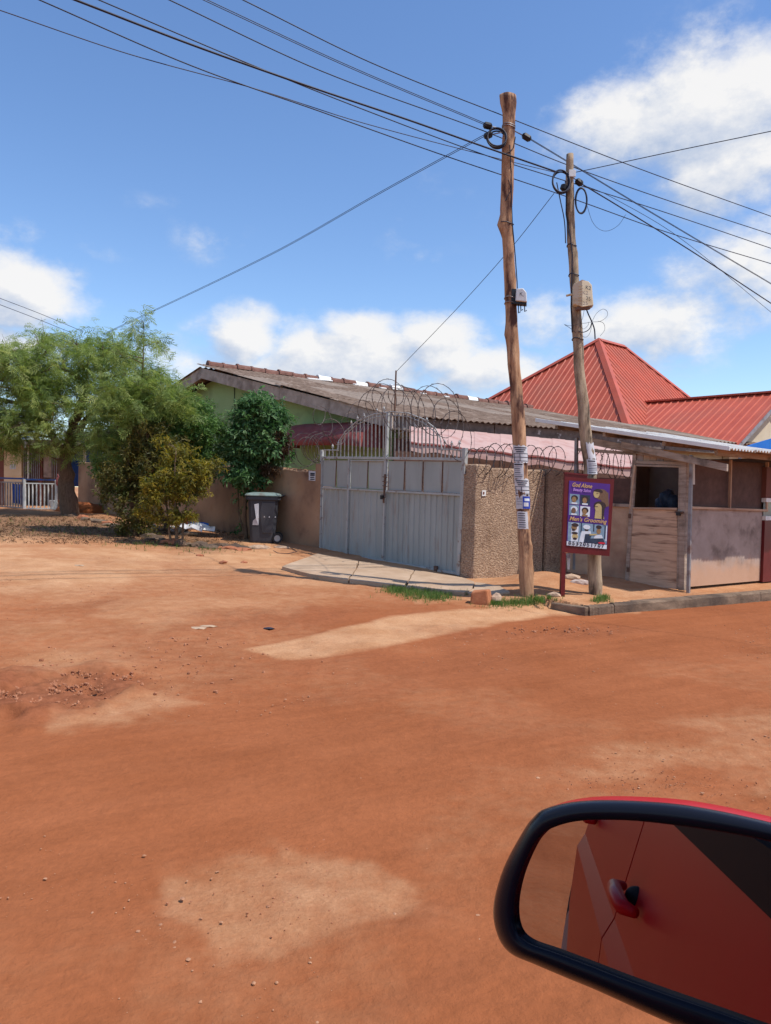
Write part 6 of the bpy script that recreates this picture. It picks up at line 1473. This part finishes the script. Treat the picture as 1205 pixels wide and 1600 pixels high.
MB().add(vs, fs).build('body', 'car_red', car, smooth=True).modifiers.new('sub', 'SUBSURF').render_levels = 2
# door skins over the body: front door a -.72..+.55, rear door -1.75..-.74
def doorskin(a0, a1, name):
    vs = []; fs = []; ns = 10; prof = [(-.145, .30), (-.095, .40), (-.082, .56), (-.084, .70), (-.104, .735), (-.150, .935)]
    for i in range(ns+1):
        a = a0+(a1-a0)*i/ns
        for (b_, z_) in prof: vs.append(CP(a, b_, z_))
    m_ = len(prof)
    for i in range(ns):
        for j in range(m_-1): fs.append((i*m_+j, i*m_+j+1, (i+1)*m_+j+1, (i+1)*m_+j))
    o = MB().add(vs, fs).build(name, 'car_red', car); o.modifiers.new('s', 'SOLIDIFY').thickness = .02; o.modifiers['s'].offset = 0; return o
fd = doorskin(-.85, .55, 'door'); rd = doorskin(-1.85, -.862, 'door')
for (dd, ah) in ((fd, -.70), (rd, -1.70)):
    MB().tube([CP(ah-.10, -.098, .80), CP(ah-.075, -.078, .80), CP(ah, -.074, .80), CP(ah+.075, -.078, .80), CP(ah+.10, -.098, .80)], [.009, .014, .016, .014, .009], 12).build('handle', 'car_red', dd, smooth=True)
    MB().blob(CP(ah, -.118, .80), (.04, .018, .024), 0, 3).build('handle_recess', 'trim_black', dd, smooth=True)
# belt trim, windows and roof
MB().bar(CP(-2.2, -.150, .965), CP(.55, -.150, .965), CB, .05, .06, ZZ).build('belt_trim', 'trim_black', car)
for (a0, a1) in ((-1.62, -.78),):
    MB().prism([CP(a0, -.16, .96), CP(a1, -.16, .96), CP(a1, -.30, 1.40), CP(a0+.1, -.30, 1.40)], -CB*.006).build('window', 'car_glass', car)
for (p, q) in (((-.75, -.16, .95), (-.72, -.30, 1.42)), ((-1.66, -.16, .95), (-1.55, -.30, 1.42)), ((.62, -.2, .95), (.05, -.32, 1.42))):
    MB().bar(CP(*p), CP(*q), CA, .09, .05, CB).build('pillar', 'trim_black', car)
MB().prism([CP(-2.3, -.34, 1.42), CP(.05, -.34, 1.42), CP(.05, -1.56, 1.42), CP(-2.3, -1.56, 1.42)], ZZ*.05).build('roof', 'car_red', car, bevel=.04)
MB().prism([CP(.1, -.33, 1.41), CP(.9, -.3, .93), CP(.9, -1.6, .93), CP(.1, -1.57, 1.41)], CA*.01).build('windscreen', 'car_glass', car)
MB().prism([CP(-2.3, -.33, 1.41), CP(-2.75, -.3, .93), CP(-2.75, -1.6, .93), CP(-2.3, -1.57, 1.41)], -CA*.01).build('rear_window', 'car_glass', car)
MB().prism([CP(-.1, -.45, .5), CP(-.1, -.9, .5), CP(-.25, -.9, 1.2), CP(-.25, -.45, 1.2)], -CA*.12).build('seat', 'trim_black', car, bevel=.04)
for b_ in (-.55, -.75, -1.2):  # black sheets added so the car's inside looks dark through the windows
    MB().prism([CP(-2.3, b_, .5), CP(-.35, b_, .5), CP(-.35, b_, 1.22), CP(-2.3, b_, 1.32)], CB*.04).build('cabin_dark_sheet', 'trim_black', car)
for a in (1.15, -2.2):
    for b_ in (-.2, -1.7):
        w = MB().tube([CP(a, b_-.09, .31), CP(a, b_+.09, .31)], .31, 24).build('wheel', 'tyre', car)
        MB().tube([CP(a, b_-.1, .31), CP(a, b_+.1, .31)], .19, 16).build('rim', 'metal_post', w)
# mirror
Mc = CAM + ray(1060, 1440)*(.45/ray(1060, 1440).y)
inc = (Mc-CAM).normalized(); inc = ray(839, 1083).normalized(); ref = -CA; MN = (ref-inc).normalized()
print('mirror normal', MN, 'centre', Mc)
def onm(px, py, off=0):
    d = ray(px, py); p0 = Mc+MN*off; return CAM+d*((p0-CAM).dot(MN)/d.dot(MN))
def spl(P, closed=True, sub=5):
    out = []; n = len(P)
    for i in range(n):
        p0, p1, p2, p3 = [Vector((*P[(i+k-1) % n], 0)) for k in range(4)]
        for k in range(sub):
            t_ = k/sub; q = .5*((2*p1)+(p2-p0)*t_+(2*p0-5*p1+4*p2-p3)*t_*t_+(3*p1-p0-3*p2+p3)*t_**3); out.append((q.x, q.y))
    return out
glass = spl([(867, 1292), (902, 1283), (950, 1281), (1010, 1284), (1110, 1297), (1205, 1315), (1320, 1345), (1400, 1380), (1432, 1450), (1425, 1560), (1385, 1640), (1310, 1645), (1205, 1611), (1126, 1583), (1040, 1553), (971, 1528), (920, 1508), (867, 1488), (826, 1473), (808, 1453), (804, 1416), (813, 1370), (832, 1325), (848, 1304)])
outer = spl([(850, 1262), (894, 1251), (956, 1248), (1049, 1253), (1120, 1264), (1205, 1283), (1330, 1315), (1430, 1355), (1470, 1440), (1462, 1580), (1410, 1690), (1310, 1695), (1205, 1660), (1120, 1630), (1041, 1599), (933, 1550), (885, 1530), (836, 1509), (795, 1490), (775, 1460), (769, 1416), (785, 1356), (816, 1298), (832, 1276)])
ng = len(glass)
MB().add([onm(x, y, -.004) for x, y in glass], [tuple(range(ng))]).build('mirror_glass', 'mirror_glass', car)
# rim ring: inner lip, front edge, outer edge
rings = []
def blend(f_, off): return [onm(gx+(ox-gx)*f_, gy+(oy-gy)*f_, off) for (gx, gy), (ox, oy) in zip(glass, outer)]
rings = [blend(-.02, -.006), blend(.03, .0005), blend(.25, .003), blend(.6, .002), blend(.88, -.005), blend(.94, -.016)]
vs = [p for r_ in rings for p in r_]; fs = [(i*ng+k, i*ng+(k+1) % ng, (i+1)*ng+(k+1) % ng, (i+1)*ng+k) for i in range(len(rings)-1) for k in range(ng)]
MB().add(vs, fs).build('mirror_rim', 'gloss_black', car, smooth=True)
# red back shell, bulging forward away from the glass
cen = sum(rings[-1], Vector())/ng; shell = [rings[-1]]
bdir = (-MN)
for (f_, dd) in ((.985, .003), (.96, .014), (.91, .028), (.82, .042), (.65, .055), (.35, .062)):
    shell.append([cen+(p-cen)*f_+bdir*dd+ZZ*min(.003, dd*.4) for p in rings[-1]])
vs = [p for r_ in shell for p in r_]; fs = [(i*ng+k, i*ng+(k+1) % ng, (i+1)*ng+(k+1) % ng, (i+1)*ng+k) for i in range(len(shell)-1) for k in range(ng)]+[tuple(range((len(shell)-1)*ng, len(shell)*ng))[::-1]]
MB().add(vs, fs).build('mirror_cover', 'car_red', car, smooth=True)
ma = onm(1440, 1560, -.05); MB().tube([ma, ma.lerp(CP(.52, -.12, .93), .5), CP(.55, -.16, .92)], [.045, .035, .05], 12).build('mirror_arm', 'trim_black', car, smooth=True)
print('script done', len(bpy.data.objects))
